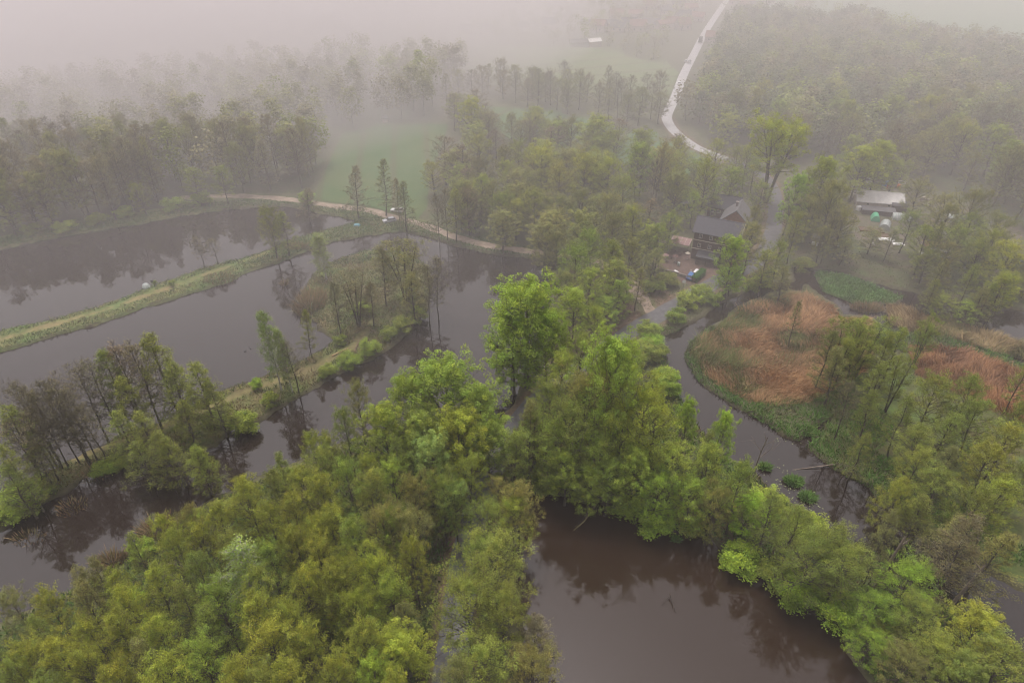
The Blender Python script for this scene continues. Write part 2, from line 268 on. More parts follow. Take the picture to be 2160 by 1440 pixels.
# ------------------------------------------------------------------ ground
def axis(lo, hi, step, far, g=1.16):
    a = list(np.arange(lo, hi, step)); s = step; v = a[-1]
    while v < far: s = min(s * g, 160); v += s; a.append(v)
    s = step; v = a[0]; pre = []
    while v > -far: s = min(s * g, 160); v -= s; pre.append(v)
    return np.array(pre[::-1] + a)
def make_ground():
    xs = axis(-178, 172, 0.85, 2600); ys = axis(40, 258, 0.72, 2600)
    X, Y = np.meshgrid(xs, ys); x, y = X.ravel(), Y.ravel()
    d = land_d(x, y); z = height(x, y, d)
    dr = np.minimum(dist_line(x, y, ROAD), dist_line(x, y, TRACK))
    und = (vnoise(x, y, 7, 8) - 0.5) * 0.3
    z = z + np.where(d > 2.0, und, 0) * np.clip((dr - 5) / 5, 0, 1) * np.clip((d - 2) / 3, 0, 1)
    n1, n2, n3 = vnoise(x, y, 5, 1), vnoise(x, y, 1.3, 2), vnoise(x, y, 17, 5)
    col = np.empty((len(x), 3)); col[:] = (0.085, 0.085, 0.042)
    def paint(k, c, c2=None, f=None):
        c = np.array(c)[None, :]
        if c2 is not None: c = c * (1 - f[k, None]) + np.array(c2)[None, :] * f[k, None]
        col[k] = c
    mix = np.clip(n1 * 0.7 + n2 * 0.6 - 0.15, 0, 1)
    near = (x > -420) & (x < 420)
    def reg(p, *a):
        aa, b, c, e = bounds(p, 1); k = (x > aa) & (x < b) & (y > c) & (y < e); i = np.where(k)[0]; i = i[inside(x[i], y[i], p)]
        paint(i, *a)
    for w in (WOOD_LEFT, WOOD_RIGHT, WOOD_MIDDLE, BELT): reg(w, (0.072, 0.056, 0.034), (0.058, 0.082, 0.026), mix)
    reg(WOOD_CENTRE, (0.105, 0.066, 0.048), (0.07, 0.08, 0.03), mix ** 2)
    reg(WOOD_NEAR, (0.07, 0.052, 0.032), (0.05, 0.085, 0.022), mix)
    reg(WOOD_STRIP, (0.08, 0.055, 0.035), (0.06, 0.10, 0.024), mix)
    reg(WOOD_EAST, (0.075, 0.06, 0.03), (0.08, 0.125, 0.03), mix)
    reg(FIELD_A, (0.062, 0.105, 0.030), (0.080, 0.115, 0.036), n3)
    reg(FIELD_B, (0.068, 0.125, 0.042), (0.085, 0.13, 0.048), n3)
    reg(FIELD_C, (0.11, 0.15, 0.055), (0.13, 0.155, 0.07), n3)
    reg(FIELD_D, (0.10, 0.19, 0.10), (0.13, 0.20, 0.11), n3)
    reg(PENINSULA, (0.13, 0.10, 0.05), (0.085, 0.12, 0.03), mix)
    reg(ISLET, (0.07, 0.16, 0.03), (0.09, 0.18, 0.035), mix)
    reg(REEDS_MAIN, (0.22, 0.125, 0.062), (0.10, 0.12, 0.04), mix ** 2)
    reg(REEDS_EAST, (0.17, 0.10, 0.055), (0.14, 0.09, 0.05), mix)
    reg(REEDS_PALE, (0.18, 0.13, 0.07), (0.14, 0.11, 0.05), mix)
    reg(YARD, (0.115, 0.09, 0.07), (0.08, 0.095, 0.035), mix)
    reg(YARD_MILL, (0.125, 0.08, 0.065), (0.10, 0.07, 0.055), mix)
    # the grassy dam between the two left ponds, with a worn path along its crest
    dam = (d > -1) & (d < 9) & (x < -30) & (y > 130) & (y < 226)
    dm = sdist(x, y, PENINSULA) > 1.5
    paint(np.where(dam & dm)[0], (0.085, 0.135, 0.035), (0.14, 0.135, 0.05), mix)
    for line_, w in ((PATH_DAM, 1.0), (PATH_PENINSULA, 1.2)):
        dl = dist_line(x, y, line_); f = (np.clip(1.0 - dl / w + (n2 - 0.5) * 1.2 + (n1 - 0.5) * 1.2, 0, 1) * 0.42)[:, None]
        col[:] = col * (1 - f) + np.array((0.26, 0.18, 0.095)) * f
    k = (dist_line(x, y, ROAD) < 4.2) & (y < 330); col[k] = col[k] * 0.4 + np.array((0.16, 0.105, 0.075)) * 0.6
    k = (dist_line(x, y, TRACK) < 3.2) & (d > 1); col[k] = col[k] * 0.6 + np.array((0.10, 0.13, 0.045)) * 0.4
    # wet mud on the water line
    f = (np.clip(1 - np.abs(d + 0.3) / 1.1, 0, 1) * 0.6 * (0.5 + n2))[:, None]; f = np.clip(f, 0, 0.85)
    col[:] = col * (1 - f) + np.array((0.045, 0.034, 0.024)) * f
    k = d < -1.0; col[k] = (0.03, 0.022, 0.015)
    nx, ny = len(xs), len(ys)
    i = (np.arange(ny - 1)[:, None] * nx + np.arange(nx - 1)[None, :]).ravel()
    F = np.stack([i, i + 1, i + nx + 1, i + nx], 1)
    o = link('ground', mesh_np('ground', np.stack([x, y, z], 1), F, GROUND, True, col)); tag(o, kind='structure')
make_ground()

def flat_poly(name, pts, z, mat):
    mb = MB(); mb.poly([(a, b, z) for a, b in pts]); bmesh.ops.triangulate(mb.bm, faces=mb.bm.faces[:])
    o = mb.build(name, mat); 
    return o
def field_material(name, c1, c2, ang, spacing):
    m, nt, N, L, B = nmat(name); tc = N.new('ShaderNodeTexCoord'); mp = N.new('ShaderNodeMapping'); mp.inputs['Rotation'].default_value[2] = ang
    L.new(tc.outputs['Object'], mp.inputs['Vector']); wv = N.new('ShaderNodeTexWave'); wv.bands_direction = 'X'; wv.inputs['Scale'].default_value = 0.314 / spacing * 1.0; wv.inputs['Distortion'].default_value = 1.2; wv.inputs['Detail'].default_value = 2; wv.inputs['Detail Scale'].default_value = 0.3
    L.new(mp.outputs[0], wv.inputs['Vector']); rp = N.new('ShaderNodeMapRange'); rp.inputs[1].default_value = 0.86; rp.inputs[2].default_value = 1.0; L.new(wv.outputs['Fac'], rp.inputs[0])
    nz = N.new('ShaderNodeTexNoise'); nz.inputs['Scale'].default_value = 0.045; nz.inputs['Detail'].default_value = 6; nz.inputs['Roughness'].default_value = 0.65; L.new(tc.outputs['Object'], nz.inputs['Vector'])
    r2 = N.new('ShaderNodeMapRange'); r2.inputs[1].default_value = 0.35; r2.inputs[2].default_value = 0.65; L.new(nz.outputs['Fac'], r2.inputs[0])
    a = N.new('ShaderNodeMix'); a.data_type = 'RGBA'; a.inputs[6].default_value = (*c1, 1); a.inputs[7].default_value = (*c2, 1); L.new(r2.outputs[0], a.inputs['Factor'])
    b = N.new('ShaderNodeMix'); b.data_type = 'RGBA'; b.inputs[7].default_value = (0.09, 0.075, 0.04, 1); L.new(a.outputs[2], b.inputs[6])
    k = N.new('ShaderNodeMath'); k.operation = 'MULTIPLY'; k.inputs[1].default_value = 0.55; L.new(rp.outputs[0], k.inputs[0]); L.new(k.outputs[0], b.inputs['Factor'])
    L.new(b.outputs[2], B.inputs['Base Color']); B.inputs['Roughness'].default_value = 0.9; B.inputs['Specular IOR Level'].default_value = 0.1; return m
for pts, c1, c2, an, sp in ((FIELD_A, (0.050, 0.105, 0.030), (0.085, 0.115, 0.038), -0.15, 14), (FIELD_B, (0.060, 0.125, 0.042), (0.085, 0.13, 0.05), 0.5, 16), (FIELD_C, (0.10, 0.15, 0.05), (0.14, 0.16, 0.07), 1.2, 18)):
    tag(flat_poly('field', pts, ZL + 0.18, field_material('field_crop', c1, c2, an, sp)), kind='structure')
for nm, pts in (('pond', POND_BACK), ('pond', POND_MIDDLE), ('pond', POND_FRONT), ('stream', STREAM)):
    tag(flat_poly(nm, pts, 0.0, WATER_BROWN if pts is POND_FRONT else WATER), kind='structure')

def resample(pts, step):
    p = np.array(pts, float)
    # Catmull-Rom
    q = []
    for i in range(len(p) - 1):
        a, b, c, e = p[max(i - 1, 0)], p[i], p[i + 1], p[min(i + 2, len(p) - 1)]
        n = max(2, int(np.linalg.norm(c - b) / step))
        t = np.linspace(0, 1, n, endpoint=False)[:, None]
        q.append(0.5 * (2 * b + (c - a) * t + (2 * a - 5 * b + 4 * c - e) * t * t + (-a + 3 * b - 3 * c + e) * t ** 3))
    return np.vstack(q + [p[-1:]])
def ribbon(name, pts, w, z, mat, off=0.0, step=3.0, wfun=None, jag=0.0):
    q = resample(pts, step); t = np.gradient(q, axis=0); t /= np.linalg.norm(t, axis=1)[:, None]; nrm = np.stack([-t[:, 1], t[:, 0]], 1)
    ww = np.full(len(q), w / 2.0) if wfun is None else np.array([wfun(a) / 2 for a in q])
    j1 = (vnoise(q[:, 0], q[:, 1], 2.5, 31) - 0.5) * jag; j2 = (vnoise(q[:, 0], q[:, 1], 2.5, 37) - 0.5) * jag
    a = q + nrm * (off + ww + j1)[:, None]; b = q + nrm * (off - ww - j2)[:, None]
    n = len(q); V = np.zeros((2 * n, 3)); V[0::2, :2] = a; V[1::2, :2] = b; V[:, 2] = z
    i = np.arange(n - 1) * 2; F = np.stack([i, i + 1, i + 3, i + 2], 1)
    return link(name, mesh_np(name, V, F, mat))
q_split = 27
ribbon('road', ROAD[:13], 5.0, ZL + 0.05, ASPHALT_WET_SHEEN)['kind'] = 'structure'
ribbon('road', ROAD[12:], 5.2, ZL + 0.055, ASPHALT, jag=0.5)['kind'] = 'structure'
ribbon('dirt_track', TRACK, 3.4, ZL + 0.03, DIRT, jag=1.4)['kind'] = 'structure'
# ------------------------------------------------------------------ trees: prototypes
def tubes(P, R, sides):
    """P (n,k,3), R (n,k) -> verts, quads"""
    n, k, _ = P.shape
    T = np.gradient(P, axis=1); T /= np.linalg.norm(T, axis=2, keepdims=True) + 1e-9
    ref = np.where(np.abs(T[:, :1, 2:3]) > 0.85, np.array([[[1.0, 0.1, 0]]]), np.array([[[0, 0, 1.0]]])) * np.ones_like(T)
    U = np.cross(T, ref); U /= np.linalg.norm(U, axis=2, keepdims=True) + 1e-9; W = np.cross(T, U)
    a = np.arange(sides) / sides * 2 * np.pi
    V = P[:, :, None, :] + R[:, :, None, None] * (np.cos(a)[None, None, :, None] * U[:, :, None, :] + np.sin(a)[None, None, :, None] * W[:, :, None, :])
    base = (np.arange(n)[:, None, None] * k + np.arange(k - 1)[None, :, None]) * sides
    s = np.arange(sides)[None, None, :]; s2 = (s + 1) % sides
    F = np.stack([base + s, base + s2, base + sides + s2, base + sides + s], -1).reshape(-1, 4)
    return V.reshape(-1, 3), F
def unit(v): return v / (np.linalg.norm(v, axis=-1, keepdims=True) + 1e-9)
def leaves_mesh(name, c, nrm, size, tint, mat=LEAF, aspect=0.62):
    n = len(c); r = RNG.normal(size=(n, 3)); a = unit(np.cross(nrm, r)); b = np.cross(nrm, a)
    s = size[:, None]
    V = np.stack([c + a * s * 0.6, c + b * s * 0.6 * aspect + nrm * s * 0.08, c - a * s * 0.6, c - b * s * 0.6 * aspect + nrm * s * 0.08], 1).reshape(-1, 3)
    F = np.arange(4 * n).reshape(n, 4)
    return mesh_np(name, V, F, mat, False, np.repeat(tint, 4, axis=0))
PROFILES = {
    'oval': lambda t: np.sqrt(np.clip(1 - (2 * t - 0.85) ** 2 / 1.35, 0.03, 1)),
    'cone': lambda t: np.clip(1.05 - t, 0.08, 1) ** 0.75 * np.clip(0.55 + t * 3, 0, 1),
    'round': lambda t: np.sqrt(np.clip(1 - (1.75 * t - 0.8) ** 2, 0.05, 1)),
    'tall': lambda t: np.clip(0.6 + 0.8 * t, 0, 1) * np.clip((1.04 - t) * 3.2, 0.1, 1) ** 0.6,
    'fan': lambda t: 0.55 + 0.45 * t,
    'pine': lambda t: np.clip(1.1 - t, 0.1, 1) ** 0.6,
}
def gen_tree(seed, H, R, cb=0.3, n_limb=30, prof='oval', elev=(10, 55), curve=0.2, n_sub=5, n_twig=3, sub_len=0.4, leaf_n=8000, leaf_s=0.22,
             jitter=0.28, clump=0.0, trunk_r=0.22, droop=0.0, stems=1, spread=0.0, wobble=0.35, bark=BARK, twig_min=0.5, tops=0.0):
    rg = np.random.default_rng(seed); V, F, off = [], [], 0
    def add(P, Rr, sides):
        nonlocal off
        v, f = tubes(P, Rr, sides); V.append(v); F.append(f + off); off += len(v)
    L0, L1, LR, LS = [], [], [], []
    for s in range(stems):
        k = 9; t = np.linspace(0, 1, k); az = s / stems * 2 * np.pi + rg.uniform(0, 1); hh = H * (1.0 if s == 0 else rg.uniform(0.82, 0.98))
        lean = spread * rg.uniform(0.5, 1.0) if stems > 1 else 0
        st = np.stack([np.cos(az) * (0.25 * (stems > 1) + lean * t ** 1.2), np.sin(az) * (0.25 * (stems > 1) + lean * t ** 1.2), t * hh * 0.97], 1)
        st[1:, :2] += np.cumsum(rg.normal(0, wobble / k ** 0.5 * H / 20, (k - 1, 2)), 0) * 0.6
        tr = trunk_r * (0.75 if stems > 1 else 1)
        add(st[None], (tr * (1 - t) ** 0.85 + 0.025)[None] * np.where(t < 0.05, 1.35, 1.0), 7)
        n = max(4, n_limb // stems)
        tl = cb + (1 - cb) * ((np.arange(n) + rg.uniform(0.1, 0.9, n)) / n) ** 0.9 * 0.985
        p0 = np.stack([np.interp(tl, t, st[:, j]) for j in range(3)], 1)
        tt = (tl - cb) / (1 - cb)
        ln = R * PROFILES[prof](tt) * rg.uniform(0.72, 1.12, n) * (0.7 if stems > 1 else 1)
        a = np.arange(n) * 2.39996 + rg.uniform(-0.5, 0.5, n); e = np.radians(elev[0] + (elev[1] - elev[0]) * tt + rg.normal(0, 7, n))
        dr = np.stack([np.cos(a) * np.cos(e), np.sin(a) * np.cos(e), np.sin(e)], 1)
        L0.append(p0); L1.append(dr); LR.append(ln); LS.append(tr * (1 - tl) ** 0.85 * 0.5 + 0.02)
    p0, dr, ln, lr = np.vstack(L0), np.vstack(L1), np.concatenate(LR), np.concatenate(LS)
    n = len(p0); ss = np.linspace(0, 1, 5)
    bend = rg.normal(0, 0.10, (n, 3)); bend[:, 2] += curve
    P = p0[:, None] + ln[:, None, None] * (dr[:, None] * ss[None, :, None] + bend[:, None] * (ss ** 2)[None, :, None])
    add(P, lr[:, None] * (1 - ss * 0.85)[None], 4)
    # second order
    li = np.repeat(np.arange(n), n_sub); m = len(li); s = rg.uniform(0.3, 1.0, m) ** 0.8
    def at(P, idx, s):
        f = s * (P.shape[1] - 1); i = np.minimum(f.astype(int), P.shape[1] - 2); w = (f - i)[:, None]
        return P[idx, i] * (1 - w) + P[idx, i + 1] * w
    q0 = at(P, li, s); rnd = rg.normal(size=(m, 3)); rnd[:, 2] *= 0.5
    d2 = unit(dr[li] + unit(rnd) * 0.95 + np.array([0, 0, 0.15 + curve * 0.6 - droop])); l2 = np.maximum(ln[li] * sub_len * rg.uniform(0.6, 1.2, m), twig_min)
    s3 = np.linspace(0, 1, 3)
    b2 = rg.normal(0, 0.12, (m, 3)); b2[:, 2] += curve * 0.4 - droop
    P2 = q0[:, None] + l2[:, None, None] * (d2[:, None] * s3[None, :, None] + b2[:, None] * (s3 ** 2)[None, :, None])
    add(P2, (np.maximum(lr[li] * 0.42, 0.016))[:, None] * (1 - s3 * 0.7)[None], 3)
    # twigs
    ti = np.repeat(np.arange(m), n_twig); w = len(ti); s = rg.uniform(0.35, 1.0, w)
    t0 = at(P2, ti, s); rnd = unit(rg.normal(size=(w, 3)))
    d3 = unit(d2[ti] + rnd * 0.9 + np.array([0, 0, 0.1 - droop * 2.2])); l3 = np.maximum(l2[ti] * 0.5, twig_min) * rg.uniform(0.6, 1.2, w) * (1 + droop * 2)
    P3 = np.stack([t0, t0 + d3 * l3[:, None]], 1)
    add(P3, np.stack([np.full(w, 0.018), np.full(w, 0.008)], 1), 3)
    trunk = mesh_np('trunk', np.vstack(V), np.vstack(F), bark, True)
    # leaves
    N = leaf_n; sub_t = np.clip(rg.normal(1.0, 0.16, m), 0.6, 1.5); hue = rg.normal(0, 0.05, m)
    limb_t = np.clip(rg.normal(1.0, 0.10, n), 0.75, 1.3)
    if clump > 0:
        ci = rg.integers(0, m, N); cen = P2[ci, 2]; dv = unit(rg.normal(size=(N, 3)) + np.array([0, 0, 0.45])); rr = clump * rg.uniform(0.35, 1, N) ** 0.5 * np.clip(rg.normal(1, 0.2, m), 0.6, 1.5)[ci]
        pos = cen + dv * rr[:, None] * np.array([1, 1, 0.8]); nr = unit(dv * 0.8 + rg.normal(0, 0.5, (N, 3)) + np.array([0, 0, 0.7])); bi = ci
    else:
        k = rg.integers(0, w, N); s = rg.uniform(0.15, 1.1, N); pos = t0[k] + d3[k] * (l3[k] * s)[:, None] + rg.normal(0, jitter, (N, 3)); bi = ti[k]
        nr = unit(rg.normal(size=(N, 3)) + np.array([0, 0, 1.3]))
    tv = (sub_t[bi] * limb_t[li[bi]] * rg.uniform(0.82, 1.18, N))[:, None]; hv = hue[bi]
    tint = np.clip(np.stack([1 + hv * 1.3, 1 + hv * 0.2, 1 - hv], 1) * tv, 0.3, 2.0)
    crown = leaves_mesh('crown', pos, nr, leaf_s * rg.uniform(0.65, 1.35, N), tint)
    return dict(trunk=trunk, crown=crown, H=float(pos[:, 2].max()) if N else H, R=float(np.percentile(np.hypot(pos[:, 0], pos[:, 1]), 97)))
PROTO = {
    'alder': [gen_tree(s, 20, 4.4, 0.16, 58, 'cone', (0, 48), 0.08, 6, 4, 0.40, 8600, 0.135, 0.2, trunk_r=0.2, wobble=0.6) for s in (1, 2, 3, 4)],
    'leafy_alder': [gen_tree(s, 20, 4.2, 0.24, 48, 'oval', (10, 64), 0.16, 6, 4, 0.42, 14500, 0.138, 0.19, trunk_r=0.22, wobble=0.6) for s in (11, 12, 13, 14, 15)],
    'round': [gen_tree(s, 22, 8.0, 0.2, 54, 'round', (5, 72), 0.22, 9, 2, 0.34, 30000, 0.235, 0.3, clump=0.95, trunk_r=0.42) for s in (21, 22, 23)],
    'oak': [gen_tree(s, 20, 6.4, 0.2, 46, 'round', (5, 68), 0.2, 7, 4, 0.40, 20000, 0.168, 0.26, trunk_r=0.36, wobble=0.8) for s in (31, 32, 33, 34)],
    'birch': [gen_tree(s, 18, 2.7, 0.16, 52, 'oval', (35, 70), -0.05, 5, 4, 0.45, 12000, 0.15, 0.16, trunk_r=0.16, droop=0.42, bark=BARK_WHITE) for s in (41, 42)],
    'bare': [gen_tree(s, 20, 3.8, 0.28, 44, 'oval', (20, 62), 0.15, 7, 5, 0.45, 2600, 0.14, 0.2, trunk_r=0.17, wobble=0.7) for s in (51, 52, 53)],
    'vase': [gen_tree(s, 30, 9.0, 0.42, 72, 'tall', (15, 62), 0.18, 7, 4, 0.36, 30000, 0.24, 0.36, trunk_r=0.6, stems=4, spread=5.5) for s in (61,)],
    'multi': [gen_tree(s, 18, 4.4, 0.25, 66, 'oval', (8, 55), 0.12, 5, 4, 0.45, 10000, 0.15, 0.24, trunk_r=0.2, stems=5, spread=2.8) for s in (71, 72)],
    'shrub': [gen_tree(s, 4.2, 2.6, 0.06, 34, 'round', (10, 75), 0.12, 6, 3, 0.42, 7000, 0.18, 0.22, trunk_r=0.06, stems=5, spread=1.2, twig_min=0.3) for s in (91, 92, 93)],
}
TONES = {  # leaf albedo
    'yellow-green': (0.132, 0.146, 0.017), 'olive': (0.106, 0.110, 0.032), 'olive-green': (0.110, 0.130, 0.022), 'bright green': (0.118, 0.172, 0.018),
    'fresh green': (0.116, 0.150, 0.020), 'brown-green': (0.118, 0.116, 0.030), 'blue-green': (0.104, 0.140, 0.030), 'dark green': (0.055, 0.068, 0.026),
    'pale green': (0.115, 0.148, 0.032), 'russet': (0.125, 0.100, 0.052), 'grey-brown': (0.106, 0.098, 0.048), 'golden': (0.150, 0.138, 0.032),
}
KINDN = {'alder': ('alder_tree', 'alder'), 'leafy_alder': ('alder_tree', 'alder'), 'round': ('broadleaf_tree', 'round-crowned tree'), 'oak': ('oak_tree', 'oak'), 'birch': ('birch_tree', 'birch'),
         'bare': ('bare_tree', 'bare tree'), 'vase': ('ash_tree', 'spreading ash'), 'multi': ('alder_tree', 'many-stemmed alder'), 'shrub': ('shrub', 'shrub')}
PLACED = []      # x, y, radius
ZONE = {}        # zone -> list of (object, x, y, tone, kind)
def plant(kind, x, y, h, w, tone, zone, label=None, tilt=(0, 0), z=None, seed=None):
    rg = random.Random(int(x * 131 + y * 977) if seed is None else seed)
    p = PROTO[kind][rg.randrange(len(PROTO[kind]))]
    if z is None:
        z = float(height(np.array([x]), np.array([y]))[0]) - 0.12
        z = max(z, -0.3)
    o = empty(KINDN[kind][0], (x, y, z), rg.uniform(0, 6.28)); o.rotation_mode = 'ZYX' if False else 'XYZ'
    o.rotation_euler = (tilt[0] + rg.gauss(0, 0.02), tilt[1] + rg.gauss(0, 0.02), rg.uniform(0, 6.28))
    sx = (w / 2) / p['R']; o.scale = (sx, sx, h / p['H'])
    t = link('trunk', p['trunk'], o); c = link('crown', p['crown'], o)
    b = (2.45 if kind == 'round' else 2.2) * np.array(TONES[tone]) * rg.uniform(0.84, 1.18) * np.array([rg.uniform(0.93, 1.07), 1, rg.uniform(0.9, 1.1)]); c.color = (*b, 1)
    tag(o, label, 'shrub' if kind == 'shrub' else 'tree')
    ZONE.setdefault(zone, []).append((o, x, y, tone, kind, label)); PLACED.append((x, y, w / 2))
    return o
ZONES = {  # key: (phrase in the label, group, trees per row)
    'near': ('near wood at lower left', 'trees of the near wood', 11),
    'strip': ('strip behind the front pond', 'trees on the strip by the front pond', 8),
    'east': ('alder carr beside the reed bed', 'trees of the alder carr', 9),
    'belt': ('belt between stream and yard', 'trees between stream and yard', 9),
    'mill': ('beside mill and main road', 'trees round the mill', 7),
    'middle': ('wood beyond the dirt track', 'trees of the middle wood', 13),
    'left': ('misty wood behind back pond', 'front trees of the left wood', 14),
    'right': ('misty wood right of the road', 'front trees of the right wood', 12),
    'hedge': ('hazy row along far field', 'trees of the far row', 13),
    'causeway': ('causeway by the middle pond', 'trees on the causeway', 8),
    'dam': ('back dam and track shore', 'trees on the back dam and by the track', 8),
    'peninsula': ('wooded tip of the peninsula', 'trees on the peninsula', 6),
    'bank_shrubs': ('front pond bank', 'shrubs over the front pond', 10),
    'cause_shrubs': ('causeway bank', 'shrubs on the causeway', 8),
    'stream_shrubs': ('stream and roadside', 'shrubs by the stream and road', 7),
    'wood_shrubs': ('undergrowth of the near wood', 'shrubs under the near wood', 9),
    'far_shrubs': ('edge of the back pond', 'shrubs along the back pond', 8),
}
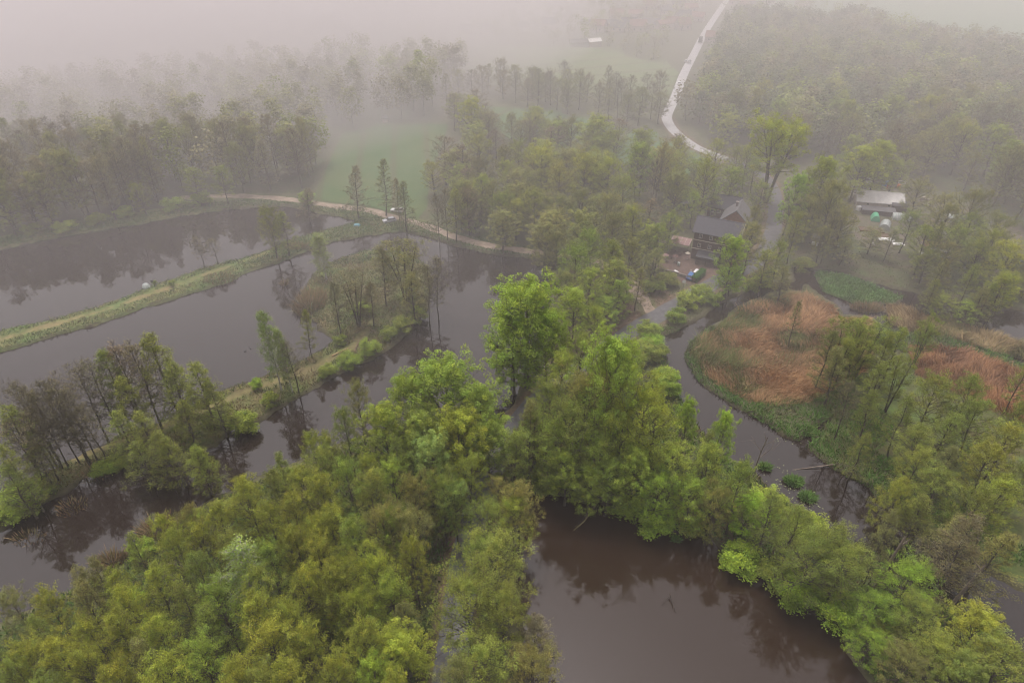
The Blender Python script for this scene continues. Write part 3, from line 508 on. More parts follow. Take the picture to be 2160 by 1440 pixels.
# kind, x, y, height, width, tone, zone
TREES = [
('round',3.27,125.02,29,20.5,'bright green','mill','big bright green round-crowned tree standing between middle pond and road'),
('round',-12.63,101.72,26,16,'fresh green','near','largest lime-green crown of the near wood, by the pond channel'),
('round',-18.95,100.04,24,11,'fresh green','near',None),
('round',-6.22,99.03,24,12,'fresh green','near',None),
('round',-23.01,92.97,22,10,'fresh green','near',None),
('round',-9.54,91.67,22,12,'yellow-green','near',None),
('round',-16.5,93.9,21,10,'olive-green','near',None),
('round',-14.71,88.12,20,9,'blue-green','near','blue-green crown in the middle of the near wood'),
('round',-4.28,93.51,18,8,'fresh green','near',None),
('leafy_alder',-29.76,102.24,21,6.5,'olive','near',None),
('leafy_alder',-30.58,93.78,20,6.5,'olive-green','near',None),
('leafy_alder',-32.26,89.23,19,6.5,'olive-green','near',None),
('alder',-40.36,85.89,18,5.4,'olive-green','near',None),
('leafy_alder',-35.18,88.62,19,7.0,'yellow-green','near',None),
('leafy_alder',-35.1,80.04,19,6.5,'yellow-green','near',None),
('leafy_alder',-31.67,78.98,19,7.6,'yellow-green','near',None),
('leafy_alder',-27.4,80.99,20,7.0,'fresh green','near',None),
('leafy_alder',-23.72,79.05,20,7.6,'olive-green','near',None),
('leafy_alder',-20.06,81.21,20,7.6,'fresh green','near',None),
('oak',-16.21,79.51,19,8,'brown-green','near',None),
('oak',-11.62,80.04,19,8,'olive-green','near',None),
('leafy_alder',-7.6,83.82,18,6.5,'fresh green','near',None),
('leafy_alder',-9.34,79.33,17,6.5,'blue-green','near',None),
('leafy_alder',-38.91,72.91,19,7.0,'yellow-green','near',None),
('leafy_alder',-45.52,80.4,17,5.9,'yellow-green','near',None),
('leafy_alder',-27.62,71.34,20,7.0,'yellow-green','near',None),
('leafy_alder',-34.34,75.07,19,6.5,'yellow-green','near',None),
('leafy_alder',-29.74,69.03,20,6.5,'yellow-green','near',None),
('leafy_alder',-24.99,69.03,20,7.0,'fresh green','near',None),
('oak',-21.02,72.0,20,8.5,'brown-green','near',None),
('oak',-16.82,72.43,19,8,'brown-green','near',None),
('leafy_alder',-19.04,71.89,18,6.5,'fresh green','near',None),
('leafy_alder',-33.21,66.97,20,6.5,'yellow-green','near',None),
('leafy_alder',-45.84,73.14,18,6.5,'yellow-green','near',None),
('leafy_alder',-47.82,69.35,19,7.6,'yellow-green','near',None),
('leafy_alder',-50.82,66.75,19,6.5,'yellow-green','near',None),
('alder',-57.07,67.5,18,6.5,'olive-green','near',None),
('leafy_alder',-32.84,67.41,20,6.5,'yellow-green','near',None),
('leafy_alder',-28.83,66.1,20,6.5,'yellow-green','near',None),
('birch',-39.0,62.19,22,7.5,'pale green','near','pale green birch with white limbs in the near wood'),
('leafy_alder',-36.17,64.56,20,7.0,'fresh green','near',None),
('alder',-62.39,62.41,18,5.9,'olive','near',None),
('alder',-60.77,63.23,18,5.4,'olive','near',None),
('leafy_alder',-56.71,60.49,18,6.5,'yellow-green','near',None),
('leafy_alder',-64.28,58.17,18,6.5,'yellow-green','near',None),
('alder',-61.3,59.09,18,6.5,'olive','near',None),
('leafy_alder',-53.86,57.98,19,7.0,'yellow-green','near',None),
('leafy_alder',-50.99,61.08,19,7.0,'yellow-green','near',None),
('alder',-46.09,58.24,20,6.5,'olive-green','near',None),
('leafy_alder',-40.56,57.26,20,7.6,'fresh green','near',None),
('leafy_alder',-46.11,63.1,19,6.5,'olive-green','near',None),
('oak',-19.36,62.26,21,9,'yellow-green','near',None),
('oak',-24.58,61.13,21,9,'yellow-green','near',None),
('leafy_alder',-29.76,60.87,20,7.6,'yellow-green','near',None),
('leafy_alder',-25.69,61.27,20,6.5,'yellow-green','near',None),
('leafy_alder',-34.0,54.59,21,8.6,'yellow-green','near',None),
('leafy_alder',-29.34,54.38,21,7.0,'yellow-green','near',None),
('oak',-22.04,57.56,20,8,'yellow-green','near',None),
('leafy_alder',-17.31,60.25,18,7.6,'fresh green','near',None),
('leafy_alder',-69.5,57.72,18,6.5,'olive','near',None),
('leafy_alder',-47.24,52.48,20,7.0,'yellow-green','near',None),
('leafy_alder',-56.24,52.94,19,7.6,'yellow-green','near',None),
('leafy_alder',-52.2,52.96,20,7.6,'yellow-green','near',None),
('alder',-41.91,53.45,20,6.5,'olive-green','near',None),
('leafy_alder',-32.03,50.95,21,8.6,'yellow-green','near',None),
('leafy_alder',-27.08,51.13,20,7.6,'yellow-green','near',None),
('alder',-64.03,53.6,18,6.5,'olive-green','near',None),
('leafy_alder',-62.6,50.05,19,7.6,'yellow-green','near',None),
('leafy_alder',-58.22,50.15,20,6.5,'yellow-green','near',None),
('alder',-47.69,49.43,20,7.0,'brown-green','near',None),
('leafy_alder',-40.19,48.54,20,8.1,'fresh green','near',None),
('leafy_alder',-43.25,46.98,20,8.1,'yellow-green','near',None),
('leafy_alder',-22.18,46.08,21,7.6,'yellow-green','near',None),
('leafy_alder',-63.16,48.01,19,6.5,'olive-green','near',None),
('leafy_alder',-54.17,48.16,20,7.6,'yellow-green','near',None),
('leafy_alder',-48.95,45.88,20,7.6,'yellow-green','near',None),
('leafy_alder',-34.68,45.3,21,7.6,'yellow-green','near',None),
('leafy_alder',-27.37,45.6,21,7.6,'yellow-green','near',None),
('leafy_alder',-19.6,52.28,20,7.6,'yellow-green','near',None),
('round',-14.09,50.47,20,9,'yellow-green','near','vivid yellow-green rounded tree at the bottom edge of the wood'),
('leafy_alder',-17.7,47.69,19,6.5,'bright green','near',None),
('leafy_alder',-56.34,44.69,20,7.6,'olive-green','near',None),
('leafy_alder',-30.16,43.55,21,7.6,'olive-green','near',None),
('leafy_alder',-43.87,43.53,20,7.6,'yellow-green','near',None),
('oak',-2.42,66.27,20,11,'olive-green','near',"broad olive-green oak by the road at the front pond's corner"),
('oak',-6.18,58.92,20,11.5,'olive-green','near',None),
('oak',-1.31,58.7,18,9,'olive-green','near',None),
('leafy_alder',1.15,78.16,18,7.6,'brown-green','near',None),
('leafy_alder',0.69,76.34,16,7.0,'yellow-green','near',None),
('leafy_alder',-2.41,82.35,15,5.4,'brown-green','near',None),
('alder',3.37,57.55,12,7.6,'grey-brown','near',None),
('oak',2.5,50.86,15,9,'brown-green','near',None),
('oak',-4.23,50.25,19,9,'olive-green','near',None),
('leafy_alder',-7.11,47.35,18,7.6,'olive','near',None),
('alder',3.29,96.44,20,8.3,'brown-green','strip',None),
('leafy_alder',0.42,91.45,17,7.7,'olive-green','strip',None),
('round',17.69,96.93,36,14,'fresh green','strip','tall lime-green tree rising between road and stream'),
('oak',13.33,96.53,28,12,'brown-green','strip',None),
('oak',23.27,91.8,29,13,'yellow-green','strip',None),
('oak',11.18,92.88,24,11,'olive-green','strip',None),
('oak',19.79,91.51,23,11,'yellow-green','strip',None),
('leafy_alder',26.56,95.1,20,10.2,'yellow-green','strip',None),
('oak',15.92,91.09,19,9,'fresh green','strip',None),
('leafy_alder',8.03,92.36,19,9.0,'fresh green','strip',None),
('oak',10.08,89.44,16,8,'fresh green','strip',None),
('round',22.15,87.3,18,8,'fresh green','strip',None),
('leafy_alder',17.43,86.9,15,9.0,'fresh green','strip',None),
('oak',13.79,86.6,13,8,'fresh green','strip',None),
('round',34.15,100.37,17,5.5,'bright green','strip','slim bright green tree leaning over the stream bend'),
('round',39.53,95.49,19,5.5,'bright green','strip','bright green tree with dark bare trunk beside the lily pads'),
('leafy_alder',28.71,87.3,18,9.0,'fresh green','strip',None),
('leafy_alder',34.87,88.37,17,7.7,'fresh green','strip',None),
('oak',25.72,84.59,15,8,'bright green','strip',None),
('leafy_alder',31.72,83.33,14,9.0,'fresh green','strip',None),
('oak',35.77,81.67,14,8,'brown-green','strip',None),
('round',41.63,81.78,11,8,'bright green','strip',None),
('oak',46.8,69.05,17,12,'olive-green','strip',None),
('oak',52.16,68.44,15,10,'olive-green','strip',None),
('alder',58.95,71.01,19,6.4,'olive','strip','tall thin tree with long pale trunk by the stream'),
('oak',62.32,66.4,12,10,'bright green','strip',None),
('alder',68.71,67.89,21,10.2,'grey-brown','strip',None),
('oak',55.54,62.82,10,8,'bright green','strip',None),
('oak',61.56,61.31,11,9,'olive-green','strip',None),
('round',67.16,57.34,14,9,'yellow-green','strip','yellow-green rounded tree in the lower right corner'),
('oak',60.48,54.63,12,9,'olive-green','strip',None),
('leafy_alder',66.07,50.72,15,10.2,'olive-green','strip',None),
('oak',55.49,53.13,11,8,'brown-green','strip',None),
('oak',53.27,57.87,8,7,'bright green','strip',None),
('round',62.15,51.25,13,8,'olive-green','strip',None),
('alder',69.7,141.0,14,4.5,'olive','east','lone thin alder standing in the main reed bed'),
('multi',75.67,127.71,18,10.2,'olive-green','east',None),
('multi',81.35,128.69,18,10.2,'olive-green','east',None),
('alder',70.33,124.09,17,7.7,'olive','east',None),
('alder',85.5,124.46,17,7.7,'olive-green','east',None),
('alder',70.51,118.68,16,7.7,'olive','east',None),
('alder',77.27,113.57,16,7.7,'olive-green','east',None),
('leafy_alder',84.59,106.45,18,10.2,'olive-green','east',None),
('leafy_alder',91.11,106.15,18,10.2,'olive-green','east',None),
('alder',77.09,101.79,17,7.7,'olive-green','east',None),
('bare',68.28,107.21,16,6.4,'grey-brown','east','dead forked tree with peeled trunk in the carr'),
('alder',71.72,104.71,15,7.7,'olive-green','east',None),
('leafy_alder',89.77,99.39,17,10.2,'olive-green','east',None),
('leafy_alder',90.35,92.22,18,10.2,'yellow-green','east',None),
('alder',82.24,97.14,16,9.0,'olive-green','east',None),
('leafy_alder',85.78,88.84,16,9.0,'yellow-green','east',None),
('leafy_alder',75.88,94.31,15,9.0,'olive-green','east',None),
('oak',66.32,82.35,15,8,'yellow-green','east',None),
('leafy_alder',73.95,83.03,16,9.0,'olive-green','east',None),
('leafy_alder',77.27,78.28,17,9.0,'olive-green','east',None),
('leafy_alder',82.54,79.33,17,9.0,'yellow-green','east',None),
('alder',72.02,73.66,16,9.0,'olive','east',None),
('alder',75.87,69.5,17,9.0,'brown-green','east',None),
('alder',66.68,95.89,13,6.4,'olive-green','east',None),
('alder',69.4,79.0,14,7.7,'olive-green','east',None),
('oak',140.13,194.33,22,12.5,'olive','belt',None),
('oak',131.87,190.04,19,10.0,'olive','belt',None),
('leafy_alder',119.4,177.91,17,9.0,'olive-green','belt',None),
('oak',129.65,179.5,17,10.0,'olive-green','belt',None),
('oak',136.5,175.75,18,10.0,'olive-green','belt',None),
('oak',136.33,166.79,18,11.2,'yellow-green','belt',None),
('alder',120.73,176.71,19,5.8,'olive','belt','slim leaning alder crossing the white roofs of the yard'),
('alder',115.59,161.61,15,7.7,'olive','belt',None),
('alder',122.26,158.95,15,7.7,'olive-green','belt',None),
('leafy_alder',127.25,153.82,15,9.0,'yellow-green','belt',None),
('bare',94.58,185.47,18,7.7,'grey-brown','belt',None),
('oak',92.46,184.39,14,7.5,'olive','belt',None),
('alder',111.63,156.72,12,6.4,'olive-green','belt',None),
('leafy_alder',118.88,151.37,8,6.4,'fresh green','belt',None),
('alder',123.62,152.45,13,6.4,'olive-green','belt',None),
('vase',91.69,231.88,33,20,'yellow-green','mill','giant spreading ash with fan of grey limbs beside the road'),
('round',98.19,207.32,27,13.8,'yellow-green','mill',None),
('oak',97.79,196.03,24,13.8,'brown-green','mill',None),
('round',89.2,204.76,24,9,'bright green','mill','fresh bright green tree right of the giant ash'),
('oak',99.42,188.89,18,10.0,'brown-green','mill',None),
('leafy_alder',84.22,185.47,18,7.7,'olive-green','mill',None),
('oak',75.96,172.94,15,8.8,'olive-green','mill',None),
('oak',64.73,217.72,24,11.2,'yellow-green','mill',None),
('oak',59.83,209.57,14,8.8,'fresh green','mill',None),
('round',74.8,222.39,18,10.0,'olive-green','mill',None),
('round',91.68,290.63,15,11.2,'yellow-green','mill',None),
('round',59.84,164.85,19.5,9.5,'bright green','mill','bright green pointed tree at the corner of the mill'),
('oak',73.88,193.53,16,7.5,'brown-green','mill',None),
('leafy_alder',70.19,167.14,15,7.7,'olive-green','mill',None),
('alder',73.66,161.91,12,7.7,'olive','mill',None),
('oak',52.21,233.56,24,9,'golden','mill','golden-leaved tree with bare leaning limbs near the road bend'),
('bare',47.3,218.02,22,7.7,'grey-brown','mill',None),
('round',44.2,233.13,22,12.5,'fresh green','middle',None),
('round',33.14,265.29,22,17.5,'olive-green','middle',None),
('oak',23.44,273.41,20,12.5,'olive','middle',None),
('oak',10.54,231.1,23,15.0,'yellow-green','middle',None),
('oak',25.09,225.28,23,15.0,'yellow-green','middle',None),
('oak',16.28,218.02,22,12.5,'golden','middle',None),
('oak',33.11,222.56,22,13.8,'yellow-green','middle',None),
('oak',36.38,210.53,20,11.2,'olive-green','middle',None),
('oak',2.58,245.95,20,11.2,'olive-green','middle',None),
('oak',7.68,279.17,17,8.5,'grey-brown','middle',None),
('bare',19.62,285.85,16,7.7,'grey-brown','middle',None),
('round',-17.07,286.83,23,13.8,'yellow-green','middle',None),
('oak',-9.62,281.92,20,11.2,'grey-brown','middle',None),
('bare',-25.14,248.66,20,12.8,'russet','middle','reddish bare tree at the corner of the green field'),
('bare',-17.57,238.13,20,11.5,'russet','middle',None),
('oak',-11.14,223.65,20,12.7,'grey-brown','middle',None),
('oak',-2.64,200.51,18,11.2,'olive-green','middle',None),
('oak',7.35,201.86,19,12.7,'olive-green','middle',None),
('oak',1.57,219.66,19,12.7,'olive','middle',None),
('oak',-14.21,205.55,18,9.9,'grey-brown','middle',None),
('oak',-6.78,207.55,18,9.9,'olive','middle',None),
('oak',14.62,199.75,18,11.2,'olive','middle',None),
('oak',20.99,198.59,20,11.2,'olive','middle',None),
('oak',28.74,196.7,20,11.2,'olive','middle',None),
('leafy_alder',35.96,186.57,19,10.2,'yellow-green','mill',None),
('leafy_alder',29.79,181.53,19,10.2,'olive','mill',None),
('leafy_alder',21.96,170.57,19,11.5,'fresh green','mill',None),
('oak',16.77,161.94,19,11.2,'fresh green','mill',None),
('leafy_alder',26.43,164.74,19,10.2,'olive-green','mill',None),
('leafy_alder',32.49,166.79,18,9.0,'olive','mill',None),
('leafy_alder',20.35,152.65,17,10.2,'fresh green','mill',None),
('leafy_alder',27.88,152.45,13,9.0,'fresh green','mill',None),
('oak',13.94,154.5,16,10.0,'olive','mill',None),
('alder',33.5,158.21,14,6.4,'olive','mill',None),
('round',24.24,150.4,10,8.8,'fresh green','mill',None),
('oak',12.59,175.75,18,10.0,'olive','mill',None),
('oak',55.7,222.39,18,8.8,'olive-green','mill',None),
('alder',67.69,217.29,15,7.7,'fresh green','mill',None),
('oak',86.64,244.13,18,10.0,'olive-green','mill',None),
('oak',84.42,219.87,14,10.0,'fresh green','mill',None),
('round',122.35,232.13,22,15.0,'yellow-green','right',None),
('round',131.15,237.17,22,15.0,'yellow-green','right',None),
('round',177.48,295.68,22,15.0,'yellow-green','right',None),
('round',164.62,299.5,21,13.8,'olive-green','right',None),
('round',154.22,336.49,20,13.8,'yellow-green','right',None),
('oak',119.31,332.01,20,11.2,'yellow-green','right',None),
('oak',100.68,336.2,19,11.2,'olive-green','right',None),
('oak',130.04,240.55,14,11.2,'fresh green','right',None),
('oak',124.96,248.44,13,10.0,'fresh green','right',None),
('oak',137.02,234.92,16,11.2,'olive-green','right',None),
('oak',173.25,259.24,22,13.8,'yellow-green','right',None),
('oak',169.32,265.29,22,11.2,'olive-green','right',None),
('oak',-72.81,188.89,18,9,'olive-green','dam','broad olive alder on the grassy dam, biggest there'),
('alder',-69.66,190.56,15,9.0,'olive-green','dam',None),
('bare',-93.91,184.3,11,5.8,'grey-brown','dam',None),
('bare',-89.85,185.24,9,5.1,'grey-brown','dam',None),
('alder',-69.52,216.93,13,9.0,'grey-brown','dam',None),
('alder',-52.88,218.34,19,9.0,'grey-brown','dam',None),
('alder',-43.81,220.43,20.5,9.6,'olive','dam','tall pointed alder standing by the two white cars'),
('alder',-35.06,208.35,18,7.7,'olive','dam',None),
('alder',-37.83,213.39,17,6.4,'grey-brown','dam',None),
('bare',-23.33,199.0,18,5.8,'grey-brown','dam',None),
('bare',-20.88,201.57,18.5,6.4,'grey-brown','dam',None),
('alder',-18.04,200.8,18.5,7.7,'olive-green','dam','slim alder mirrored in the pond beside the track'),
('oak',-127.53,221.15,13,8,'olive-green','dam',None),
('leafy_alder',-102.31,230.59,15,9.0,'olive-green','dam',None),
('leafy_alder',-112.28,230.07,14,10.2,'olive-green','dam',None),
('birch',-54.6,175.96,15,6.5,'pale green','peninsula','pale green weeping birch at the reed tip of the peninsula'),
('multi',-29.28,163.26,20,15.4,'olive','peninsula',None),
('alder',-34.57,160.57,19,9.0,'grey-brown','peninsula',None),
('multi',-40.45,150.8,18,10.2,'grey-brown','peninsula',None),
('alder',-44.46,147.16,16,7.7,'grey-brown','peninsula',None),
('bare',-22.01,152.68,19,7.7,'grey-brown','peninsula',None),
('bare',-19.74,154.6,20,7.7,'grey-brown','peninsula',None),
('alder',-25.74,152.65,17,9.0,'olive','peninsula',None),
('alder',-36.54,150.69,14,7.7,'grey-brown','peninsula',None),
('birch',-53.5,123.88,22,5.5,'pale green','causeway','tall weeping birch on the causeway, left of a pair'),
('birch',-50.68,122.95,18,3.8,'pale green','causeway',None),
('alder',-49.63,137.11,14,5.4,'olive-green','causeway',None),
('bare',-49.15,122.8,15,6.5,'grey-brown','causeway',None),
('bare',-79.22,110.34,23,9.8,'russet','causeway',None),
('alder',-72.68,113.55,24,12.0,'olive-green','causeway','tall spreading alder at the centre of the left causeway group'),
('alder',-75.9,106.15,18,8.7,'olive-green','causeway',None),
('alder',-63.9,110.13,19,9.8,'olive-green','causeway',None),
('bare',-82.9,107.73,22,8.7,'grey-brown','causeway',None),
('bare',-91.34,99.5,22,6.5,'grey-brown','causeway',None),
('bare',-87.91,100.07,22,6.5,'grey-brown','causeway',None),
('bare',-85.66,100.07,21,6.5,'grey-brown','causeway',None),
('bare',-89.79,99.2,20,6.5,'grey-brown','causeway',None),
('bare',-85.57,99.47,14,5.4,'grey-brown','causeway',None),
('alder',-88.54,87.9,18,6.5,'olive-green','causeway',None),
('alder',-66.32,104.95,13,6.5,'olive-green','causeway',None),
('alder',-67.24,95.43,14,8.7,'olive-green','causeway',None),
('alder',-64.35,94.58,13,7.6,'olive-green','causeway',None),
('alder',-58.5,92.22,14,6.5,'fresh green','causeway',None),
('alder',-57.41,91.84,12,5.4,'olive-green','causeway',None),
('alder',-70.31,94.38,12,7.6,'olive-green','causeway',None),
('shrub',-57.81,110.72,5,7,'fresh green','cause_shrubs',None),
('shrub',-59.11,124.28,3,3,'bright green','cause_shrubs',None),
('shrub',-54.36,118.47,3.5,4,'fresh green','cause_shrubs',None),
('shrub',-35.14,138.07,4.5,5.5,'fresh green','cause_shrubs',None),
('shrub',-39.37,133.49,3.5,6,'fresh green','cause_shrubs',None),
('shrub',-43.67,129.38,3,4.5,'fresh green','cause_shrubs',None),
('shrub',-43.58,142.37,3,3.5,'fresh green','cause_shrubs',None),
('shrub',-28.79,148.54,4,6,'olive-green','cause_shrubs',None),
('shrub',-25.04,153.93,5,5,'olive-green','cause_shrubs',None),
('shrub',-31.36,144.85,3.5,5,'olive-green','cause_shrubs',None),
('shrub',-40.7,156.37,3.5,6,'fresh green','cause_shrubs',None),
('shrub',-79.94,99.93,3,5,'olive-green','cause_shrubs',None),
('shrub',-81.8,97.93,3,5,'fresh green','cause_shrubs',None),
('shrub',-92.33,89.43,4,8,'fresh green','cause_shrubs',None),
('shrub',-93.21,86.51,4,7,'fresh green','cause_shrubs',None),
('shrub',-91.1,92.81,3,5,'olive-green','cause_shrubs',None),
('shrub',-64.4,112.29,3,5,'olive-green','cause_shrubs',None),
('shrub',-98.37,171.86,2,2,'fresh green','far_shrubs',None),
('shrub',-103.58,172.57,1.6,1.2,'fresh green','far_shrubs',None),
('shrub',-74.07,229.48,5,6,'fresh green','far_shrubs',None),
('shrub',-148.55,207.82,4,7,'fresh green','far_shrubs',None),
('shrub',-158.42,205.98,4,6,'olive-green','far_shrubs',None),
('shrub',-140.44,213.47,4,7,'olive-green','far_shrubs',None),
('shrub',-133.62,219.35,4,7,'fresh green','far_shrubs',None),
('shrub',-119.45,225.22,5,8,'fresh green','far_shrubs',None),
('shrub',-111.1,229.48,5,8,'fresh green','far_shrubs',None),
('shrub',-13.24,207.48,5,6,'fresh green','far_shrubs',None),
('shrub',22.67,87.33,5,8,'fresh green','bank_shrubs',None),
('shrub',26.71,83.48,5.5,8,'bright green','bank_shrubs',None),
('shrub',19.52,90.4,5.5,8,'fresh green','bank_shrubs',None),
('shrub',39.42,75.56,5,7.5,'bright green','bank_shrubs',None),
('shrub',32.27,83.37,5,7,'olive-green','bank_shrubs',None),
('shrub',44.92,72.66,5,7,'olive-green','bank_shrubs',None),
('shrub',47.14,68.16,5.5,8,'bright green','bank_shrubs',None),
('shrub',52.48,64.78,6,7.5,'bright green','bank_shrubs',None),
('shrub',12.64,92.73,5,8,'fresh green','bank_shrubs',None),
('shrub',7.25,93.35,5,8,'olive-green','bank_shrubs',None),
('shrub',47.71,160.16,4.5,7,'fresh green','stream_shrubs',None),
('shrub',52.36,163.93,5,7,'fresh green','stream_shrubs',None),
('shrub',43.81,153.17,4,6,'fresh green','stream_shrubs',None),
('shrub',34.79,144.76,5,7,'olive-green','stream_shrubs',None),
('shrub',30.19,134.89,6,8,'olive-green','stream_shrubs',None),
('shrub',35.72,135.75,4,6,'olive-green','stream_shrubs',None),
('shrub',55.93,161.77,4,5,'fresh green','stream_shrubs',None),
('shrub',71.84,172.05,5,7,'fresh green','stream_shrubs',None),
('shrub',68.65,169.69,4,5,'fresh green','stream_shrubs',None),
('shrub',88.05,182.68,4,7,'olive-green','stream_shrubs',None),
('shrub',44.94,172.46,4,7,'olive-green','stream_shrubs',None),
('shrub',40.15,168.33,4,7,'fresh green','stream_shrubs',None),
('oak',14.98,119.93,20,11,'olive-green','strip',None),
('leafy_alder',9.5,111.33,20,10,'fresh green','strip',None),
('oak',7.35,104.64,18,10,'olive-green','strip',None),
('oak',19.37,110.52,20,10,'fresh green','strip',None),
('oak',26.48,125.71,13,9,'olive-green','strip',None),
('oak',3.98,98.01,17,9,'fresh green','strip',None),
('leafy_alder',-0.43,91.59,14,5.9,'olive-green','near',None),
('oak',-3.87,77.05,15,8,'olive-green','near',None),
('oak',-5.91,70.17,14,8,'fresh green','near',None),
('oak',77.76,252.49,17,11,'yellow-green','mill',None),
('oak',84.37,250.13,16,11,'olive-green','mill',None),
('oak',88.97,240.55,14,10,'fresh green','mill',None),
('oak',67.51,243.37,13,8,'fresh green','mill',None),
('round',20.2,180.91,20,12,'olive','mill',None),
('round',11.76,186.57,19,12,'olive','middle',None),
('leafy_alder',42.77,180.07,16,9,'olive-green','mill',None),
('oak',49.25,194.58,14,9,'fresh green','mill',None),
('oak',39.55,171.1,13,8,'olive','mill',None),
('leafy_alder',68.42,177.91,17,9,'olive','mill',None),
('oak',93.58,199.75,18,12,'brown-green','mill',None),
('oak',132.1,172.94,15,10,'olive-green','belt',None),
('oak',124.31,174.99,14,9,'olive','belt',None),
('oak',131.53,158.21,14,10,'olive-green','belt',None),
('alder',121.2,151.77,12,8,'olive','belt',None),
('oak',114.03,154.5,9,7,'olive-green','belt',None),
('round',0.5,122.94,24,13,'bright green','mill',None),
('round',8.0,122.94,24,12,'bright green','mill',None),
('alder',-80.9,109.04,23,10.2,'olive-green','causeway',None),
('bare',-75.49,110.34,23,10.2,'grey-brown','causeway',None),
('alder',-68.83,109.49,19,9.3,'olive-green','causeway',None),
('alder',-61.0,108.5,15,7.6,'olive-green','causeway',None),
('bare',-93.52,100.64,22,7.6,'grey-brown','causeway',None),
('bare',-86.9,100.93,22,7.6,'grey-brown','causeway',None),
('bare',-84.24,100.34,20,6.8,'grey-brown','causeway',None),
('bare',-85.51,106.76,21,8.5,'grey-brown','causeway',None),
('bare',-90.7,98.69,17,6.8,'grey-brown','causeway',None),
('alder',-92.54,95.1,20,8.5,'olive-green','causeway',None),
('alder',-75.84,99.69,15,7.6,'olive-green','causeway',None),
('alder',-72.49,101.57,14,7.6,'olive-green','causeway',None),
('oak',137.83,204.66,16,12,'olive','belt',None),
('oak',138.63,190.02,16,12,'olive-green','belt',None),
('oak',118.7,173.08,12,9,'olive-green','belt',None),
('leafy_alder',121.68,192.3,15,10,'blue-green','belt',None),
('oak',145.36,187.74,17,12,'olive','belt',None),
('oak',136.38,216.82,16,12,'olive','right',None),
('round',61.11,166.11,9,8,'bright green','mill',None),
('multi',77.73,124.46,17,10,'olive-green','east',None),
('alder',73.85,123.17,16,8,'olive-green','east',None),
('alder',83.06,124.09,16,8,'olive-green','east',None),
('leafy_alder',38.97,82.23,19,7,'fresh green','strip',None),
('alder',42.94,77.25,17,8,'olive-green','strip',None),
('leafy_alder',45.94,74.15,16,8,'olive-green','strip',None),
('alder',51.2,71.27,16,8,'olive-green','strip',None),
('alder',35.18,90.34,18,6,'olive-green','strip',None),
('bare',-91.13,93.51,18,8,'grey-brown','causeway',None),
('bare',-89.72,95.48,18,7,'grey-brown','causeway',None),
('alder',-88.85,86.32,15,8,'olive-green','causeway',None),
('bare',-81.9,99.89,16,7,'grey-brown','causeway',None),
('alder',-89.83,93.73,12,6,'olive','causeway',None),
('round',15.43,143.09,17,9,'fresh green','mill',None),
('round',27.15,159.11,17,10,'olive-green','mill',None),
('oak',20.39,139.25,14,9,'fresh green','mill',None),
('round',39.85,182.23,15,9,'olive-green','mill',None),
('round',9.53,182.14,18,12,'olive','middle',None),
('round',-2.86,192.3,15,11,'olive','middle',None),
]
for k_, x_, y_, h_, w_, tn_, zn_, lb_ in TREES: plant(k_, x_, y_, h_, w_, tn_, zn_, lb_)

def keepout(x, y, r):
    for a, b, c in PLACED:
        if (a - x) ** 2 + (b - y) ** 2 < (r + c * 0.45) ** 2: return True
    return False
def fill(poly, zone, n, mixk, hr, wr, gap, seed, ymax=1e9, ymin=-1e9, xr=(-1e9, 1e9), water=1.2, road=4.5, avoid=()):
    rg = np.random.default_rng(seed); a, b, c, e = bounds(poly, 0); got = 0
    a, b, c, e = max(a, xr[0]), min(b, xr[1]), max(c, ymin), min(e, ymax)
    tries = n * 60; xs, ys = rg.uniform(a, b, tries), rg.uniform(c, e, tries)
    ok = inside(xs, ys, poly) & (land_d(xs, ys) > water) & (dist_line(xs, ys, ROAD) > road) & (dist_line(xs, ys, TRACK) > 3.5)
    for p in avoid: ok &= ~inside(xs, ys, p)
    # keep to what the camera's frame can show
    ok &= np.abs(xs) < (ys * 0.822 + 46) * 0.80 + 6
    for x, y in zip(xs[ok], ys[ok]):
        if got >= n: break
        if keepout(x, y, gap): continue
        k, t = mixk[rg.integers(len(mixk))]
        plant(k, float(x), float(y), rg.uniform(*hr), rg.uniform(*wr), t, zone); got += 1
    return got
NEARMIX = [('leafy_alder', 'yellow-green'), ('leafy_alder', 'olive-green'), ('alder', 'olive'), ('leafy_alder', 'yellow-green'), ('oak', 'brown-green'), ('alder', 'olive-green')]
fill(WOOD_NEAR, 'near', 34, NEARMIX, (16, 21), (5.5, 7.5), 2.8, 5, ymin=42, water=13)
fill(WOOD_NEAR, 'wood_shrubs', 26, [('shrub', 'fresh green'), ('shrub', 'bright green'), ('shrub', 'olive-green')], (2.5, 5), (4, 6.5), 0.2, 6, ymin=44)
fill(WOOD_MIDDLE, 'middle', 60, [('oak', 'olive'), ('round', 'olive-green'), ('oak', 'olive-green'), ('round', 'olive'), ('bare', 'russet'), ('oak', 'yellow-green')], (14, 19), (10, 14), 1.3, 7)
fill(WOOD_LEFT, 'left', 96, [('alder', 'olive'), ('bare', 'grey-brown'), ('oak', 'olive'), ('oak', 'grey-brown'), ('alder', 'grey-brown'), ('round', 'olive'), ('leafy_alder', 'grey-brown')], (19, 26), (8.5, 13), 1.7, 8, ymax=262)
fill(WOOD_RIGHT, 'right', 66, [('oak', 'olive'), ('round', 'olive-green'), ('bare', 'grey-brown'), ('round', 'olive'), ('oak', 'brown-green'), ('oak', 'grey-brown')], (15, 23), (9, 14), 2.0, 9, ymax=318)
fill(WOOD_EAST, 'east', 9, [('alder', 'olive-green'), ('alder', 'olive'), ('multi', 'olive-green'), ('leafy_alder', 'olive-green')], (13, 18), (5, 7), 2.2, 10)
fill(BELT, 'belt', 16, [('alder', 'olive'), ('oak', 'olive'), ('alder', 'olive-green'), ('leafy_alder', 'olive')], (8, 13), (6, 9), 1.6, 17)
